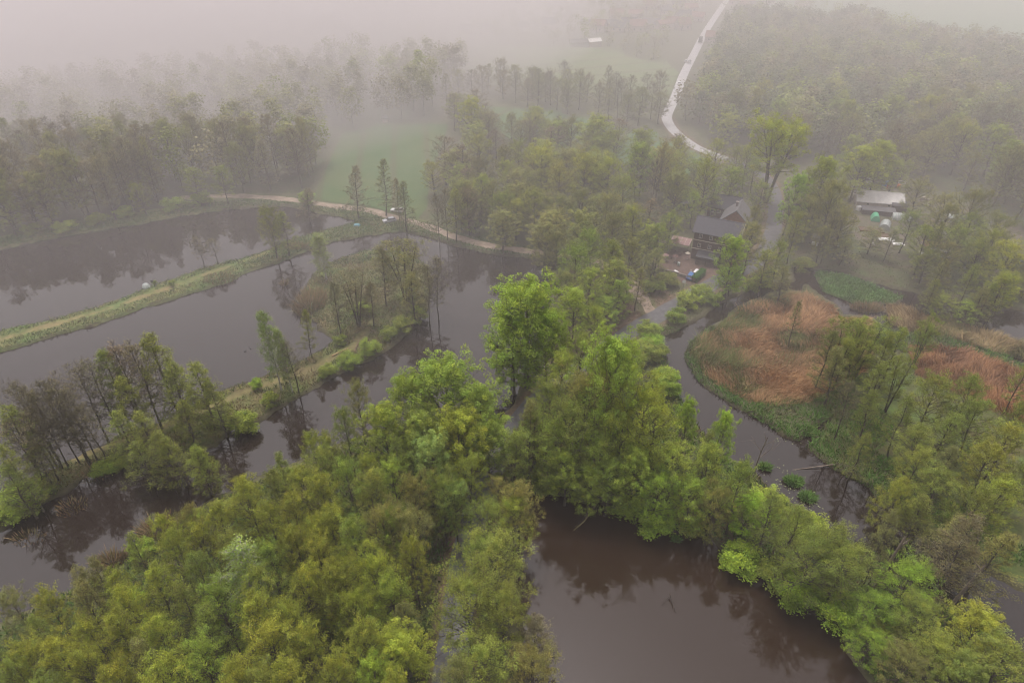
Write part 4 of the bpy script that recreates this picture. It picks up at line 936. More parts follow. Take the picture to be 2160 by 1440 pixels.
fill(WOOD_STRIP, 'bank_shrubs', 16, [('shrub', 'bright green'), ('shrub', 'fresh green'), ('shrub', 'olive-green')], (3, 6), (5, 8), 0.6, 12, ymin=52)

FARROW = [(-33.5, 350.4), (-31.1, 384.5), (-10.3, 384.5), (20.4, 376.9), (54.4, 364.1), (77.0, 355.5), (71.3, 324.0), (65.3, 312.7), (49.0, 321.1), (18.9, 345.5), (-7.2, 352.9)]
fill(FARROW, 'hedge', 40, [('oak', 'grey-brown'), ('bare', 'grey-brown'), ('leafy_alder', 'olive'), ('alder', 'olive'), ('oak', 'olive')], (14, 20), (8, 11), 2.2, 13, avoid=(FIELD_B, FIELD_C))

# labels that single out: rows counted from the camera, place counted from the left
for zk, rows in ZONE.items():
    phrase, group, per = ZONES[zk]
    rows = sorted(rows, key=lambda r: r[2]); nrow = max(1, round(len(rows) / per)); size = math.ceil(len(rows) / nrow)
    for r in range(nrow):
        part = sorted(rows[r * size:(r + 1) * size], key=lambda q: q[1] / (q[2] * 0.822 + 57))
        for i, (o, x, y, tone, kind, lab) in enumerate(part):
            o['group'] = group
            if lab: continue
            kn = KINDN[kind][1]
            if nrow == 1: o['label'] = f'{tone} {kn}, {phrase}, {ordinal(i + 1)} counted from left'
            else: o['label'] = f'{tone} {kn}, {phrase}, {ordinal(r + 1)} row back, {ordinal(i + 1)} from left'

# ------------------------------------------------------------------ far woods that read as one mass
def far_mass(name, label, polys, n, hr, wr, gap, tones, seed, ymin, leaf_n=460, leaf_s=0.85, avoid=(), rmax=900):
    rg = np.random.default_rng(seed); pts = []
    for poly, share in polys:
        a, b, c, e = bounds(poly, 0); c = max(c, ymin); m = int(n * share); xs, ys = rg.uniform(a, b, m * 30), rg.uniform(c, e, m * 30)
        ok = inside(xs, ys, poly) & (dist_line(xs, ys, ROAD) > np.where(ys > 330, 15, 7)) & (np.abs(xs) < (ys * 0.822 + 46) * 0.78 + 12) & (np.hypot(xs, ys) < rmax) & (land_d(xs, ys) > 1)
        for p in avoid: ok &= ~inside(xs, ys, p)
        got = 0; cell = {}
        for x, y in zip(xs[ok], ys[ok]):
            if got >= m: break
            kx, ky = int(x // gap), int(y // gap)
            if any((x - p) ** 2 + (y - q) ** 2 < gap * gap for i in (-1, 0, 1) for j in (-1, 0, 1) for p, q in cell.get((kx + i, ky + j), ())): continue
            if y < 330 and keepout(x, y, gap * 0.5): continue
            cell.setdefault((kx, ky), []).append((x, y)); pts.append((x, y)); got += 1
    c, nr, sz, ti, TP, TR = [], [], [], [], [], []
    for x, y in pts:
        h, w = rg.uniform(*hr), rg.uniform(*wr); cbf = rg.uniform(0.3, 0.45)
        k = max(16, w * 1.9); kk = int(k); t = rg.uniform(0, 1, kk)
        az = rg.uniform(0, 6.28, kk); rr = w / 2 * PROFILES['oval'](t) * rg.uniform(0.3, 0.9, kk)
        cen = np.stack([x + np.cos(az) * rr, y + np.sin(az) * rr, h * (cbf + (1 - cbf) * t) - 0.6], 1)
        N = int(leaf_n * rg.uniform(0.8, 1.2)); i = rg.integers(0, kk, N); dv = unit(rg.normal(size=(N, 3)) + np.array([0, 0, 0.3]))
        c.append(cen[i] + dv * (w * 0.25 * rg.uniform(0.4, 1.0, N))[:, None]); nr.append(unit(dv * 0.5 + rg.normal(0, 0.3, (N, 3)) + np.array([0, 0, 0.8])))
        sz.append(leaf_s * rg.uniform(0.5, 1.1, N)); tb = 2.0 * np.array(TONES[tones[rg.integers(len(tones))]]) * rg.uniform(0.8, 1.2)
        ti.append(tb[None] * np.clip(rg.normal(1, 0.15, kk), 0.6, 1.4)[i][:, None] * rg.uniform(0.85, 1.15, N)[:, None])
        TP.append([[x, y, 0.4], [x + rg.normal(0, 0.4), y + rg.normal(0, 0.4), h * 0.35], [x + rg.normal(0, 0.4), y + rg.normal(0, 0.4), h * 0.55]]); TR.append([0.22, 0.17, 0.08])
    me = leaves_mesh(name, np.vstack(c), np.vstack(nr), np.concatenate(sz), np.vstack(ti), LEAF)
    o = link(name, me); tag(o, label, 'wood', kind='stuff')
    v, f = tubes(np.array(TP), np.array(TR), 4); t = link('trunk', mesh_np('trunk', v, f, BARK), o); t['kind'] = 'stuff'
    return o
far_mass('distant_wood', 'misty wood fading into fog beyond the back pond', [(WOOD_LEFT, 1.0)], 270, (17, 25), (10, 14), 5.4, ['olive', 'grey-brown', 'olive', 'olive-green'], 21, 236, 640, 1.25, rmax=420)
far_mass('distant_wood', 'misty dark wood stretching away right of the main road', [(WOOD_RIGHT, 1.0)], 520, (14, 20), (10, 15), 6.6, ['olive', 'grey-brown', 'dark green', 'dark green', 'olive-green'], 22, 280, 400, 1.5, rmax=720)
VILLAGE = [(-26.2, 504.9), (-28.7, 559.4), (27.6, 620.7), (113.2, 724.0), (215.3, 788.2), (160.1, 599.0), (121.8, 485.4), (99.0, 441.3), (76.5, 467.1), (58.0, 495.7)]
VILLAGE_R = [(244.8, 824.3), (345.3, 906.6), (303.1, 620.7), (267.8, 582.5), (205.9, 599.0), (177.2, 620.7)]
far_mass('distant_wood', 'pale trees among the village houses in the mist', [(VILLAGE, 0.8), (VILLAGE_R, 0.2)], 170, (7, 14), (6, 11), 9, ['olive', 'grey-brown', 'olive-green'], 23, 300, 200, 1.0)

# ------------------------------------------------------------------ reeds, grass, undergrowth (nobody could count them)
def scatter(poly, n, seed, ok=None):
    rg = np.random.default_rng(seed); a, b, c, e = bounds(poly, 0); xs, ys = rg.uniform(a, b, n * 3), rg.uniform(c, e, n * 3)
    k = inside(xs, ys, poly); xs, ys = xs[k], ys[k]
    return xs[:n], ys[:n]
def blades(name, label, cat, xs, ys, zs, hgt, wid, lean, cols, seed, flow=None):
    rg = np.random.default_rng(seed); n = len(xs)
    az = rg.uniform(0, 6.28, n) if flow is None else flow + rg.normal(0, 0.7, n)
    ln = np.abs(rg.normal(lean, 0.25, n)); d = np.stack([np.cos(az) * ln, np.sin(az) * ln, np.ones(n)], 1)
    p0 = np.stack([xs, ys, zs], 1); a2 = rg.uniform(0, 6.28, n); sd_ = np.stack([np.cos(a2), np.sin(a2), np.zeros(n)], 1) * (wid / 2)[:, None]
    m = p0 + d * (hgt * 0.55)[:, None]; t = m + (d * np.array([1.8, 1.8, 0.75])) * (hgt * 0.45)[:, None]
    V = np.stack([p0 - sd_, p0 + sd_, m - sd_ * 0.8, m + sd_ * 0.8, t - sd_ * 0.2, t + sd_ * 0.2], 1).reshape(-1, 3)
    i = np.arange(n) * 6; F = np.concatenate([np.stack([i, i + 1, i + 3, i + 2], 1), np.stack([i + 2, i + 3, i + 5, i + 4], 1)])
    o = link(name, mesh_np(name, V, F, BLADE, False, np.repeat(cols, 6, axis=0))); tag(o, label, cat, kind='stuff'); return o
def mixcol(n, palette, seed, f):
    rg = np.random.default_rng(seed); pal = np.array(palette); k = np.clip((f * len(pal) + rg.normal(0, 0.6, n)).astype(int), 0, len(pal) - 1)
    return pal[k] * rg.uniform(0.75, 1.25, n)[:, None]
def gz(x, y): return np.maximum(height(x, y), -0.15) - 0.02
for poly, n, pal, hm, lab, sd2 in (
    (REEDS_MAIN, 40000, [(0.44, 0.26, 0.125), (0.39, 0.23, 0.115), (0.32, 0.205, 0.10), (0.14, 0.16, 0.045)], 1.7, 'matted tan reed bed in the bend of the stream', 1),
    (REEDS_EAST, 20000, [(0.34, 0.175, 0.085), (0.39, 0.21, 0.10), (0.28, 0.15, 0.08)], 1.9, 'rust-brown reed bed beyond the alder carr at right', 2),
    (REEDS_PALE, 14000, [(0.36, 0.26, 0.13), (0.30, 0.225, 0.11), (0.18, 0.17, 0.06)], 2.1, 'pale straw reed belt along the upper stream', 3)):
    x, y = scatter(poly, n, 40 + sd2); f = vnoise(x, y, 6, 50 + sd2) * 0.6 + vnoise(x, y, 2, 51) * 0.4
    k = np.random.default_rng(3).uniform(0, 1, len(x)) < 0.35 + f * 1.1; x, y, f = x[k], y[k], f[k]
    rg = np.random.default_rng(sd2); h = hm * rg.uniform(0.6, 1.25, len(x)) * (0.6 + 0.7 * vnoise(x, y, 4, 9))
    blades('reeds', lab, 'reeds', x, y, gz(x, y), h, rg.uniform(0.07, 0.16, len(x)), 0.45, mixcol(len(x), pal, sd2, np.clip(vnoise(x, y, 9, 12) * 1.2 - 0.1 + (f - 0.5) * 0.2, 0, 0.999)), sd2, vnoise(x, y, 8, 77) * 9)
def reed_clump(cx, cy, r, n, hm, label, seed, sq=1.0):
    rg = np.random.default_rng(seed); a = rg.uniform(0, 6.28, n); q = np.sqrt(rg.uniform(0, 1, n)) * r
    x, y = cx + np.cos(a) * q, cy + np.sin(a) * q * sq; h = hm * rg.uniform(0.6, 1.2, n)
    blades('reeds', label, 'reeds', x, y, gz(x, y) - 0.05, h, rg.uniform(0.06, 0.13, n), 0.3, mixcol(n, [(0.26, 0.16, 0.08), (0.24, 0.18, 0.09), (0.15, 0.14, 0.05)], seed, rg.uniform(0, 0.99, n)), seed)
for (cx, cy), r, n, h, lab, sq in (((-66.39, 173.44), 0.9, 130, 1.9, 'small tan reed tuft standing alone in the middle pond', 1), ((-56.03, 162.08), 4.5, 1500, 2.2, 'straw reed fringe at the tip of the peninsula', 1.4),
                                ((-86.37, 175.96), 4.5, 700, 1.0, 'brown reed patch against the grassy dam', 0.7), ((-68.39, 196.17), 4.0, 500, 1.4, 'tan reeds on the dam near the broad alder', 0.5),
                                ((-65.14, 83.29), 3.6, 900, 1.7, 'orange-brown reeds on the lower channel shore', 0.8), ((-70.11, 76.50), 2.6, 600, 1.6, 'low rust reeds at the channel edge by near wood', 0.7),
                                ((-87.64, 81.67), 3.0, 160, 1.1, 'sparse reeds in the dark channel at left edge', 0.6), ((-83.78, 88.96), 3.0, 150, 1.2, 'thin reed stand below the leaning bare trees', 0.8), ((-83.31, 96.99), 2.4, 130, 1.3, 'reeds under the causeway beside bare trunks', 0.8),
                                ((98.02, 160.08), 4.5, 900, 1.7, 'pale reeds south of the green islet', 0.5)):
    reed_clump(cx, cy, r, n, h, lab, int(abs(cx) * 10), sq)
# grass on the dams and banks
def grass(name, label, n, seed, cond, pal, hr, box, wid=(0.10, 0.2)):
    rg = np.random.default_rng(seed); x, y = rg.uniform(box[0], box[1], n * 5), rg.uniform(box[2], box[3], n * 5)
    k = np.abs(x) < (y * 0.822 + 57) * 0.77; x, y = x[k], y[k]; d = land_d(x, y); k = cond(x, y, d); x, y, d = x[k][:n], y[k][:n], d[k][:n]
    f = np.clip(vnoise(x, y, 4, seed) * 0.7 + vnoise(x, y, 1.3, seed + 1) * 0.5 - 0.1, 0, 0.999); m = len(x)
    h = rg.uniform(*hr, m) * (0.5 + vnoise(x, y, 2.2, seed + 2))
    blades(name, label, 'grass', x, y, gz(x, y), h, rg.uniform(*wid, m), 0.5, mixcol(m, pal, seed, f), seed)
onpath = lambda x, y: np.minimum(dist_line(x, y, PATH_DAM), dist_line(x, y, PATH_PENINSULA)) > 1.0 + vnoise(x, y, 1.2, 4) * 0.7
G1 = [(0.085, 0.135, 0.035), (0.10, 0.15, 0.04), (0.15, 0.155, 0.05), (0.22, 0.18, 0.08)]
grass('grass', 'rough green and straw grass on the dam between left ponds', 24000, 71, lambda x, y, d: (d > -0.5) & (d < 8) & onpath(x, y) & (sdist(x, y, PENINSULA) > 3), G1, (0.25, 0.8), (-165, -25, 130, 228))
grass('grass', 'rough grass and weeds on the causeway peninsula', 19000, 72, lambda x, y, d: (sdist(x, y, PENINSULA) < 0.3) & onpath(x, y), [(0.075, 0.12, 0.03), (0.10, 0.13, 0.035), (0.15, 0.12, 0.055), (0.20, 0.15, 0.07)], (0.25, 0.9), (-110, -15, 72, 190))
grass('grass', 'lush bright green grass on the stream islet', 9000, 73, lambda x, y, d: sdist(x, y, ISLET) < 0.6, [(0.07, 0.16, 0.03), (0.09, 0.18, 0.035), (0.08, 0.15, 0.03)], (0.4, 1.1), (80, 135, 140, 180))
G2 = [(0.075, 0.16, 0.026), (0.09, 0.18, 0.03), (0.10, 0.15, 0.035), (0.13, 0.13, 0.05)]
grass('grass', 'lush green sedge along the right bank of the stream', 28000, 74, lambda x, y, d: (d > -0.9) & (d < 10) & (y > 150 - x * 0.85) & ((sdist(x, y, REEDS_MAIN) > -1) | (d < 2)) & (sdist(x, y, REEDS_EAST) > 0), G2, (0.35, 1.0), (35, 125, 62, 150))
grass('undergrowth', 'mixed green undergrowth on the strip by the front pond', 20000, 75, lambda x, y, d: (d > -0.3) & (sdist(x, y, WOOD_STRIP) < 1), [(0.07, 0.13, 0.025), (0.09, 0.16, 0.028), (0.09, 0.10, 0.035), (0.12, 0.085, 0.045)], (0.3, 1.1), (-2, 125, 48, 125), (0.14, 0.3))
grass('undergrowth', 'green weeds and leaf litter under the near wood', 24000, 76, lambda x, y, d: (d > -0.3) & (sdist(x, y, WOOD_NEAR) < 1) & (dist_line(x, y, ROAD) > 3.4), [(0.06, 0.12, 0.022), (0.08, 0.13, 0.026), (0.08, 0.09, 0.03), (0.11, 0.08, 0.045)], (0.3, 1.1), (-85, 0, 42, 118), (0.14, 0.32))
grass('grass', 'green bank grass between track, ponds and left wood', 18000, 77, lambda x, y, d: (d > -0.5) & (d < 7) & (y > 185) & (dist_line(x, y, TRACK) > 1.9), [(0.075, 0.13, 0.035), (0.09, 0.15, 0.04), (0.12, 0.14, 0.05)], (0.25, 0.7), (-178, 25, 185, 250), (0.15, 0.3))
grass('undergrowth', 'green scrub on the ground round the timber mill', 18000, 78, lambda x, y, d: (d > 0) & (dist_line(x, y, ROAD) > 3.2) & ~inside(x, y, YARD_MILL) & ~inside(x, y, YARD), [(0.07, 0.11, 0.03), (0.08, 0.12, 0.035), (0.09, 0.09, 0.04), (0.10, 0.085, 0.05)], (0.2, 0.6), (15, 160, 125, 235), (0.1, 0.2))
def tuft(cx, cy, r, n, label, seed):
    rg = np.random.default_rng(seed); a = rg.uniform(0, 6.28, n); q = np.sqrt(rg.uniform(0, 1, n)) * r; x, y = cx + np.cos(a) * q, cy + np.sin(a) * q * 0.8
    blades('grass_tuft', label, 'grass', x, y, np.full(n, -0.05), rg.uniform(0.4, 0.95, n), rg.uniform(0.1, 0.2, n), 0.5, mixcol(n, G2[:3], seed, rg.uniform(0, 0.99, n)), seed)
for (cx, cy), r, lab in (((56.17, 116.10), 1.7, 'round green sedge tussock in the stream near reeds'), ((63.41, 110.31), 2.0, 'green sedge clump jutting from the stream bank'), ((55.80, 95.44), 1.7, 'upper green sedge clump among the lily pads'),
                      ((57.15, 91.34), 1.5, 'lower green sedge clump among the lily pads'), ((51.37, 99.36), 1.1, 'small sedge tuft at the left stream bank'), ((29.80, 81.14), 0.6, 'tiny green tuft on the front pond')):
    tuft(cx, cy, r, int(500 * r), lab, int(cx * 7))
# lily pads
def lilies():
    rg = np.random.default_rng(5); V, F = [], []; k = 0
    for (u, v), n, sx in (((52.72, 93.18), 60, 4.5), ((54.95, 88.96), 80, 4.0), ((55.56, 98.96), 14, 4), ((58.09, 106.60), 8, 2.0)):
        for _ in range(n):
            x, y = u + rg.normal(0, sx * 0.5), v + rg.normal(0, sx * 0.35); r = rg.uniform(0.08, 0.16); a0 = rg.uniform(0, 6.28)
            if float(land_d(np.array([x]), np.array([y]))[0]) > -1.3: continue
            pts = [(x + r * math.cos(a0 + t), y + r * math.sin(a0 + t), 0.012) for t in np.linspace(0.25, 6.03, 8)]
            V += pts; F += [[k, k + 1, k + 2, k + 3], [k, k + 3, k + 4, k + 7], [k + 4, k + 5, k + 6, k + 7]]; k += 8
    o = link('lily_pads', mesh_np('lily_pads', V, F, solid('lily', (0.16, 0.19, 0.08), 0.5, 0.3, 2))); tag(o, 'pale floating lily pads scattered on the stream', 'lily pads', kind='stuff')
lilies()

# ------------------------------------------------------------------ dead wood
DEAD = solid('dead_wood', (0.17, 0.135, 0.105), 0.9, 0.4, 3); DARKWOOD = solid('wet_wood', (0.05, 0.036, 0.028), 0.7, 0.4, 3)
def dead(name, label, main, r, mat, branches=(), cat='log', sub=0):
    """main: list of 3-d points; branches: (t along, direction, length)"""
    base = Vector(main[0]); o = empty(name, base); p = np.array(main, float) - np.array(base)
    v, f = tubes(p[None], (r * np.linspace(1, 0.45, len(p)))[None], 7)
    V, F, off = [v], [f], len(v)
    link('trunk', mesh_np('trunk', v, f, mat, True), o)
    rg = np.random.default_rng(int(abs(base.x) * 100)); ts = np.linspace(0, 1, len(p))
    for t, d, L in branches:
        q = np.array([np.interp(t, ts, p[:, j]) for j in range(3)]); d = np.array(d, float); d /= np.linalg.norm(d); s = np.linspace(0, 1, 4)[:, None]
        path = q + d * L * s + np.array([0, 0, 0.12]) * L * s ** 2 + np.vstack([[0, 0, 0], rg.normal(0, 0.05 * L, (3, 3))])
        VV, FF, of = [], [], 0
        for pp, rr in [(path, r * 0.45)] + [(np.stack([path[i], path[i] + (d + rg.normal(0, 0.7, 3)) * L * 0.35 * 0.5, path[i] + (d + rg.normal(0, 0.7, 3)) * L * 0.35]), r * 0.22) for i in (1, 2, 2, 3)[:sub + 2]]:
            v, f = tubes(pp[None], (rr * np.linspace(1, 0.3, len(pp)))[None], 5); VV.append(v); FF.append(f + of); of += len(v)
        link('branch', mesh_np('branch', np.vstack(VV), np.vstack(FF), mat, True), o)
    tag(o, label, cat); return o
def at3(xy, z): return (xy[0], xy[1], z)
dead('floating_branch', 'forked dark dead branch sticking out of the front pond', [at3((26.33, 69.66), 0.75), at3((26.54, 67.87), 0.25), at3((26.46, 66.30), -0.15)], 0.11, DARKWOOD, [(0.1, (-0.7, -0.5, -0.25), 2.4), (0.5, (0.1, -1, -0.1), 1.8)], 'branch')
dead('fallen_log', 'long bleached fallen tree lying from bank into the stream', [at3((68.97, 98.96), 0.75), at3((65.99, 99.89), 0.6), at3((61.45, 99.36), 0.25), at3((56.76, 98.83), -0.05)], 0.16, DEAD, [(0.1, (0.3, 0.6, 0.5), 3.2), (0.3, (-0.8, 0.5, 0.4), 2.5), (0.5, (-1, -0.3, 0.15), 2.5)], 'log')
dead('fallen_tree', 'mossy bare trunk leaning out over the front pond', [at3((18.06, 93.43), 0.5), at3((15.54, 87.54), 2.0), at3((13.29, 84.61), 1.1), at3((11.32, 83.41), 0.05)], 0.22, solid('mossy_wood', (0.13, 0.11, 0.05), 0.9, 0.4, 3), [(0.7, (-0.6, -0.4, -0.3), 1.6)], 'trunk')
b = (45.72, 77.31); dead('tree_stump', 'pale broken tree stump rising behind the front pond bank', [at3(b, 0.4), (b[0] + 0.15, b[1] + 0.3, 3.0), (b[0] + 0.5, b[1] + 0.4, 5.6)], 0.26, DEAD, [], 'stump')
b = (60.97, 70.76); dead('leaning_tree', 'tall pale leaning dead trunk with snapped top by the stream', [at3(b, 0.3), (b[0] + 1.0, b[1] + 0.8, 6), (b[0] + 2.2, b[1] + 1.5, 12)], 0.34, BARK_PALE, [(0.8, (0.5, 0.2, 0.5), 2.2)], 'trunk')
b = (71.05, 66.74); dead('leaning_tree', 'leaning grey trunk near the lower right corner', [at3(b, 0.3), (b[0] + 1.4, b[1] + 0.6, 5), (b[0] + 3.0, b[1] + 1.2, 10.5)], 0.33, BARK_PALE, [(0.75, (0.6, 0.3, 0.5), 2.2), (0.9, (-0.5, 0.5, 0.5), 2.0)], 'trunk')
b = (47.91, 95.70); dead('dead_tree', 'leafless forked dead tree standing beside the stream', [at3(b, 0.3), (b[0] - 0.2, b[1] + 0.2, 4), (b[0] + 0.1, b[1] + 0.3, 8), (b[0] + 0.5, b[1] + 0.2, 11.5)], 0.17, BARK_PALE, [(0.5, (0.8, 0.2, 0.9), 3.6), (0.62, (-0.7, 0.3, 0.9), 3.2), (0.75, (0.6, -0.4, 1), 2.6), (0.85, (-0.3, -0.2, 1), 2.2)], 'tree', 2)
b = (42.91, 105.16); dead('dead_tree', 'small dark leafless tree at the inner stream bend', [at3(b, 0.3), (b[0] + 0.3, b[1] + 0.1, 4), (b[0] + 0.2, b[1] + 0.3, 8)], 0.15, BARK, [(0.5, (0.8, 0.2, 0.9), 2.6), (0.6, (-0.8, 0.2, 0.9), 2.8), (0.8, (0.4, -0.4, 1), 2.2)], 'tree', 2)
b = (-0.22, 120.40); dead('dead_tree', 'leafless alder with arching side branches under the big tree', [at3(b, 0.2), (b[0], b[1], 5), (b[0] + 0.3, b[1] + 0.2, 10)], 0.17, BARK, [(t, (s, 0.2, 0.45), 4.2 - 2 * t) for t, s in ((0.3, -1), (0.4, 0.8), (0.5, -1), (0.6, 0.9), (0.7, -1), (0.8, 0.6), (0.9, -0.7))], 'tree', 2)
for k, (a, bb, lab) in enumerate((((-44.64, 136.95), (-41.21, 140.40), 'fresh-cut pale log on the causeway path'), ((-39.39, 138.97), (-39.09, 143.13), 'brown root stump lying on the causeway edge'))):
    dead('cut_log', lab, [at3(a, ZL + 0.22), at3(((a[0] + bb[0]) / 2, (a[1] + bb[1]) / 2), ZL + 0.24), at3(bb, ZL + 0.22)], 0.2, solid('cut_wood' + str(k), ((0.36, 0.25, 0.13), (0.16, 0.1, 0.08))[k], 0.9, 0.3, 3), [], 'log')

# ------------------------------------------------------------------ buildings
TIMBER = solid('dark_timber', (0.058, 0.030, 0.022), 0.8, 0.35, 2.2); TIMBER_RED = solid('red_timber', (0.085, 0.038, 0.030), 0.8, 0.3, 2.2); TIMBER_ORANGE = solid('orange_timber', (0.22, 0.105, 0.055), 0.8, 0.3, 2)
SLATE = solid('slate_roof', (0.045, 0.043, 0.052), 0.6, 0.2, 1.3); ROOFGREY = solid('grey_roof', (0.115, 0.11, 0.112), 0.7, 0.25, 1.2); CREAM = solid('cream_trim', (0.42, 0.37, 0.30), 0.7, 0.15, 2)
PLASTER = solid('plaster', (0.40, 0.34, 0.30), 0.85, 0.15, 1.5); ROOFWHITE = solid('white_sheet', (0.62, 0.60, 0.575), 0.6, 0.12, 0.8); TILE = solid('tile_roof', (0.20, 0.10, 0.075), 0.8, 0.25, 1.5); STONE = solid('stone', (0.22, 0.19, 0.165), 0.9, 0.35, 2, bump=0.3)
METAL = solid('grey_metal', (0.25, 0.25, 0.26), 0.45, 0.15, 2, metal=0.5); RED = solid('red_paint', (0.45, 0.04, 0.035), 0.5, 0.1); ORANGE = solid('orange_paint', (0.70, 0.20, 0.03), 0.5, 0.1); BLUE = solid('blue_paint', (0.06, 0.20, 0.42), 0.5, 0.15)
GREEN = solid('green_sheet', (0.10, 0.42, 0.24), 0.5, 0.15, 1); BLACK = solid('black_rubber', (0.02, 0.02, 0.02), 0.7, 0.1); FILM = solid('plastic_film', (0.42, 0.46, 0.44), 0.35, 0.2, 1.5, spec=0.5); SOIL = solid('bare_soil', (0.11, 0.07, 0.045), 0.95, 0.3, 2); AWNING = solid('awning', (0.26, 0.16, 0.15), 0.8, 0.2, 2)
def window(parent, c, w, h, axis_, mat=CREAM):
    """window on a wall facing -y (axis 'y') or +x ('x'); c = centre on the wall face"""
    fr = MB(); t = 0.09; dep = 0.10
    def bx(m, off, dim):
        if axis_ == 'y': m.box((c[0] + off[0], c[1] - 0.03, c[2] + off[1]), (dim[0], dep, dim[1]))
        else: m.box((c[0] + 0.03, c[1] + off[0], c[2] + off[1]), (dep, dim[0], dim[1]))
    for s in (-1, 1): bx(fr, (s * w / 2, 0), (t, h + t)); bx(fr, (0, s * h / 2), (w - t - 0.004, t))
    bx(fr, (0, 0), (t * 0.6, h - t - 0.004))
    f = fr.build('window', mat, parent)
    g = MB(); d2 = 0.04
    if axis_ == 'y': g.box((c[0], c[1] - 0.012, c[2]), (w - t, d2, h - t))
    else: g.box((c[0] + 0.012, c[1], c[2]), (d2, w - t, h - t))
    g.build('pane', GLASS, f)
def gable_house(name, label, loc, rz, L, W, eave, ridge, wallm, roofm, wins=(), over=0.6, chimney=None, door=None, cat='house', group=None, gable_mat=None, thick=0.18, panels=0):
    """long side along local x, front faces -y"""
    o = empty(name, (loc[0], loc[1], ZL - 0.02), rz)
    m = MB(); m.prism([(-W / 2, 0), (W / 2, 0), (W / 2, eave), (0, ridge - 0.15), (-W / 2, eave)], -L / 2, L / 2)
    w = m.build('wall', wallm, o); w.rotation_euler[2] = math.pi / 2
    sl = math.atan2(ridge - eave, W / 2); ll = math.hypot(ridge - eave, W / 2) + over
    r = MB()
    for s in (-1, 1):
        c = Vector((0, s * (W / 4 + over / 2 * math.cos(sl)), (ridge + eave) / 2 - over / 2 * math.sin(sl) + thick / 2 + 0.02))
        r.box(c, (L + over * 1.4, ll, thick), rx=-s * sl)
    ro = r.build('roof', roofm, o)
    if panels:
        for s in (-1, 1):
            for k in range(panels):
                x = -L / 2 - over * 0.5 + (L + over) * (k + 0.5) / panels
                c = Vector((x, s * (W / 4 + over / 2 * math.cos(sl)), (ridge + eave) / 2 - over / 2 * math.sin(sl) + thick + 0.045))
                MB().box(c, ((L + over) / panels * 0.94, ll - 0.1, 0.04), rx=-s * sl).build('roof_panel', roofm, ro)
    MB().box((0, 0, ridge + thick * 0.9), (L + over * 1.3, 0.35, 0.12)).build('ridge', roofm, ro)
    if chimney: MB().box((chimney[0], chimney[1], ridge + 0.1), (0.75, 0.75, 1.7)).box((chimney[0], chimney[1], ridge + 1.0), (0.9, 0.9, 0.12)).build('chimney', STONE, ro)
    for (ax, p, z, ww, hh) in wins:
        if ax == 'y': window(o, (p, -W / 2, z), ww, hh, 'y')
        else: window(o, (L / 2, p, z), ww, hh, 'x')
    if door: 
        d = MB().box((door[0], -W / 2 - 0.02, 1.05), (1.1, 0.1, 2.1)).build('door', TIMBER_ORANGE if wallm is TIMBER else TIMBER, o); MB().box((door[0] + 0.4, -W / 2 - 0.1, 1.0), (0.06, 0.08, 0.14)).build('handle', METAL, d)
    tag(o, label, cat, group); return o
ml, mr_ = (54.41, 188.76), (64.50, 185.05)
RZM = math.radians(-26); cx, cy = 63.0, 189.5
mill = gable_house('mill', 'three-storey dark timber mill with slate roof and cream bands', (cx, cy), RZM, 13.2, 8.0, 9.6, 12.6, TIMBER, SLATE,
    wins=[('y', x, z, 0.9, 1.2) for z in (2.4, 5.0, 8.0) for x in (-4.6, -1.5, 1.6, 4.6) if not (z < 3 and x < 3)] + [('x', y, z, 0.9, 1.2) for z in (2.4, 5.0, 8.0) for y in (-2, 1.8)], over=0.9, door=(5.6,), cat='mill', panels=3)
for z in (3.75, 6.6, 9.35):
    MB().box((0, -4.03, z), (13.3, 0.12, 0.22)).box((6.63, 0, z), (0.12, 8.1, 0.22)).build('trim_band', CREAM, mill)
pr = MB().box((-1.3, -5.6, 3.15), (6.6, 3.4, 0.14), rx=0.30).build('porch_roof', SLATE, mill)
for x in (-4.3, -1.4, 1.6): MB().box((x, -6.9, 1.3), (0.16, 0.16, 2.6)).build('porch_post', TIMBER, mill)
for s in (-1, 1): MB().box((6.99 + 0.1, s * 2.35, 11.05), (0.1, 5.4, 0.25), rx=-s * 0.6435).build('barge_board', CREAM, mill)
gable_house('timber_house', 'low red timber house with slate roof behind the orange gable', (73.0, 219.0), math.radians(-25), 10, 7.0, 5.0, 8.0, TIMBER_RED, SLATE, wins=[('y', -3.4, 3.4, 1.0, 1.0), ('y', -1.2, 3.4, 1.0, 1.0)], over=0.7)
gable_house('timber_house', 'timber house with orange gable and grey roof behind the mill', (74.4, 208.9), math.radians(64.5), 9.0, 8.4, 5.0, 8.8, TIMBER_ORANGE, ROOFGREY, over=0.9, chimney=(0.5, 0.8))
gable_house('garden_shed', 'small timber summerhouse with white window frames in the trees', (62.22, 227.30), math.radians(-15), 4.2, 3.4, 2.2, 3.2, TIMBER_ORANGE, ROOFGREY, wins=[('y', -1.1, 1.3, 0.9, 1.3), ('y', 1.0, 1.3, 1.2, 1.5)], over=0.3, cat='shed')
barn = gable_house('long_barn', 'long low barn with white corrugated roof in the yard', (131.5, 230.5), math.radians(-13), 15.5, 7.6, 2.0, 4.6, PLASTER, ROOFWHITE, wins=[('y', -4, 1.2, 0.8, 0.7), ('y', 3, 1.2, 0.8, 0.7)], over=0.4, cat='barn', panels=16)
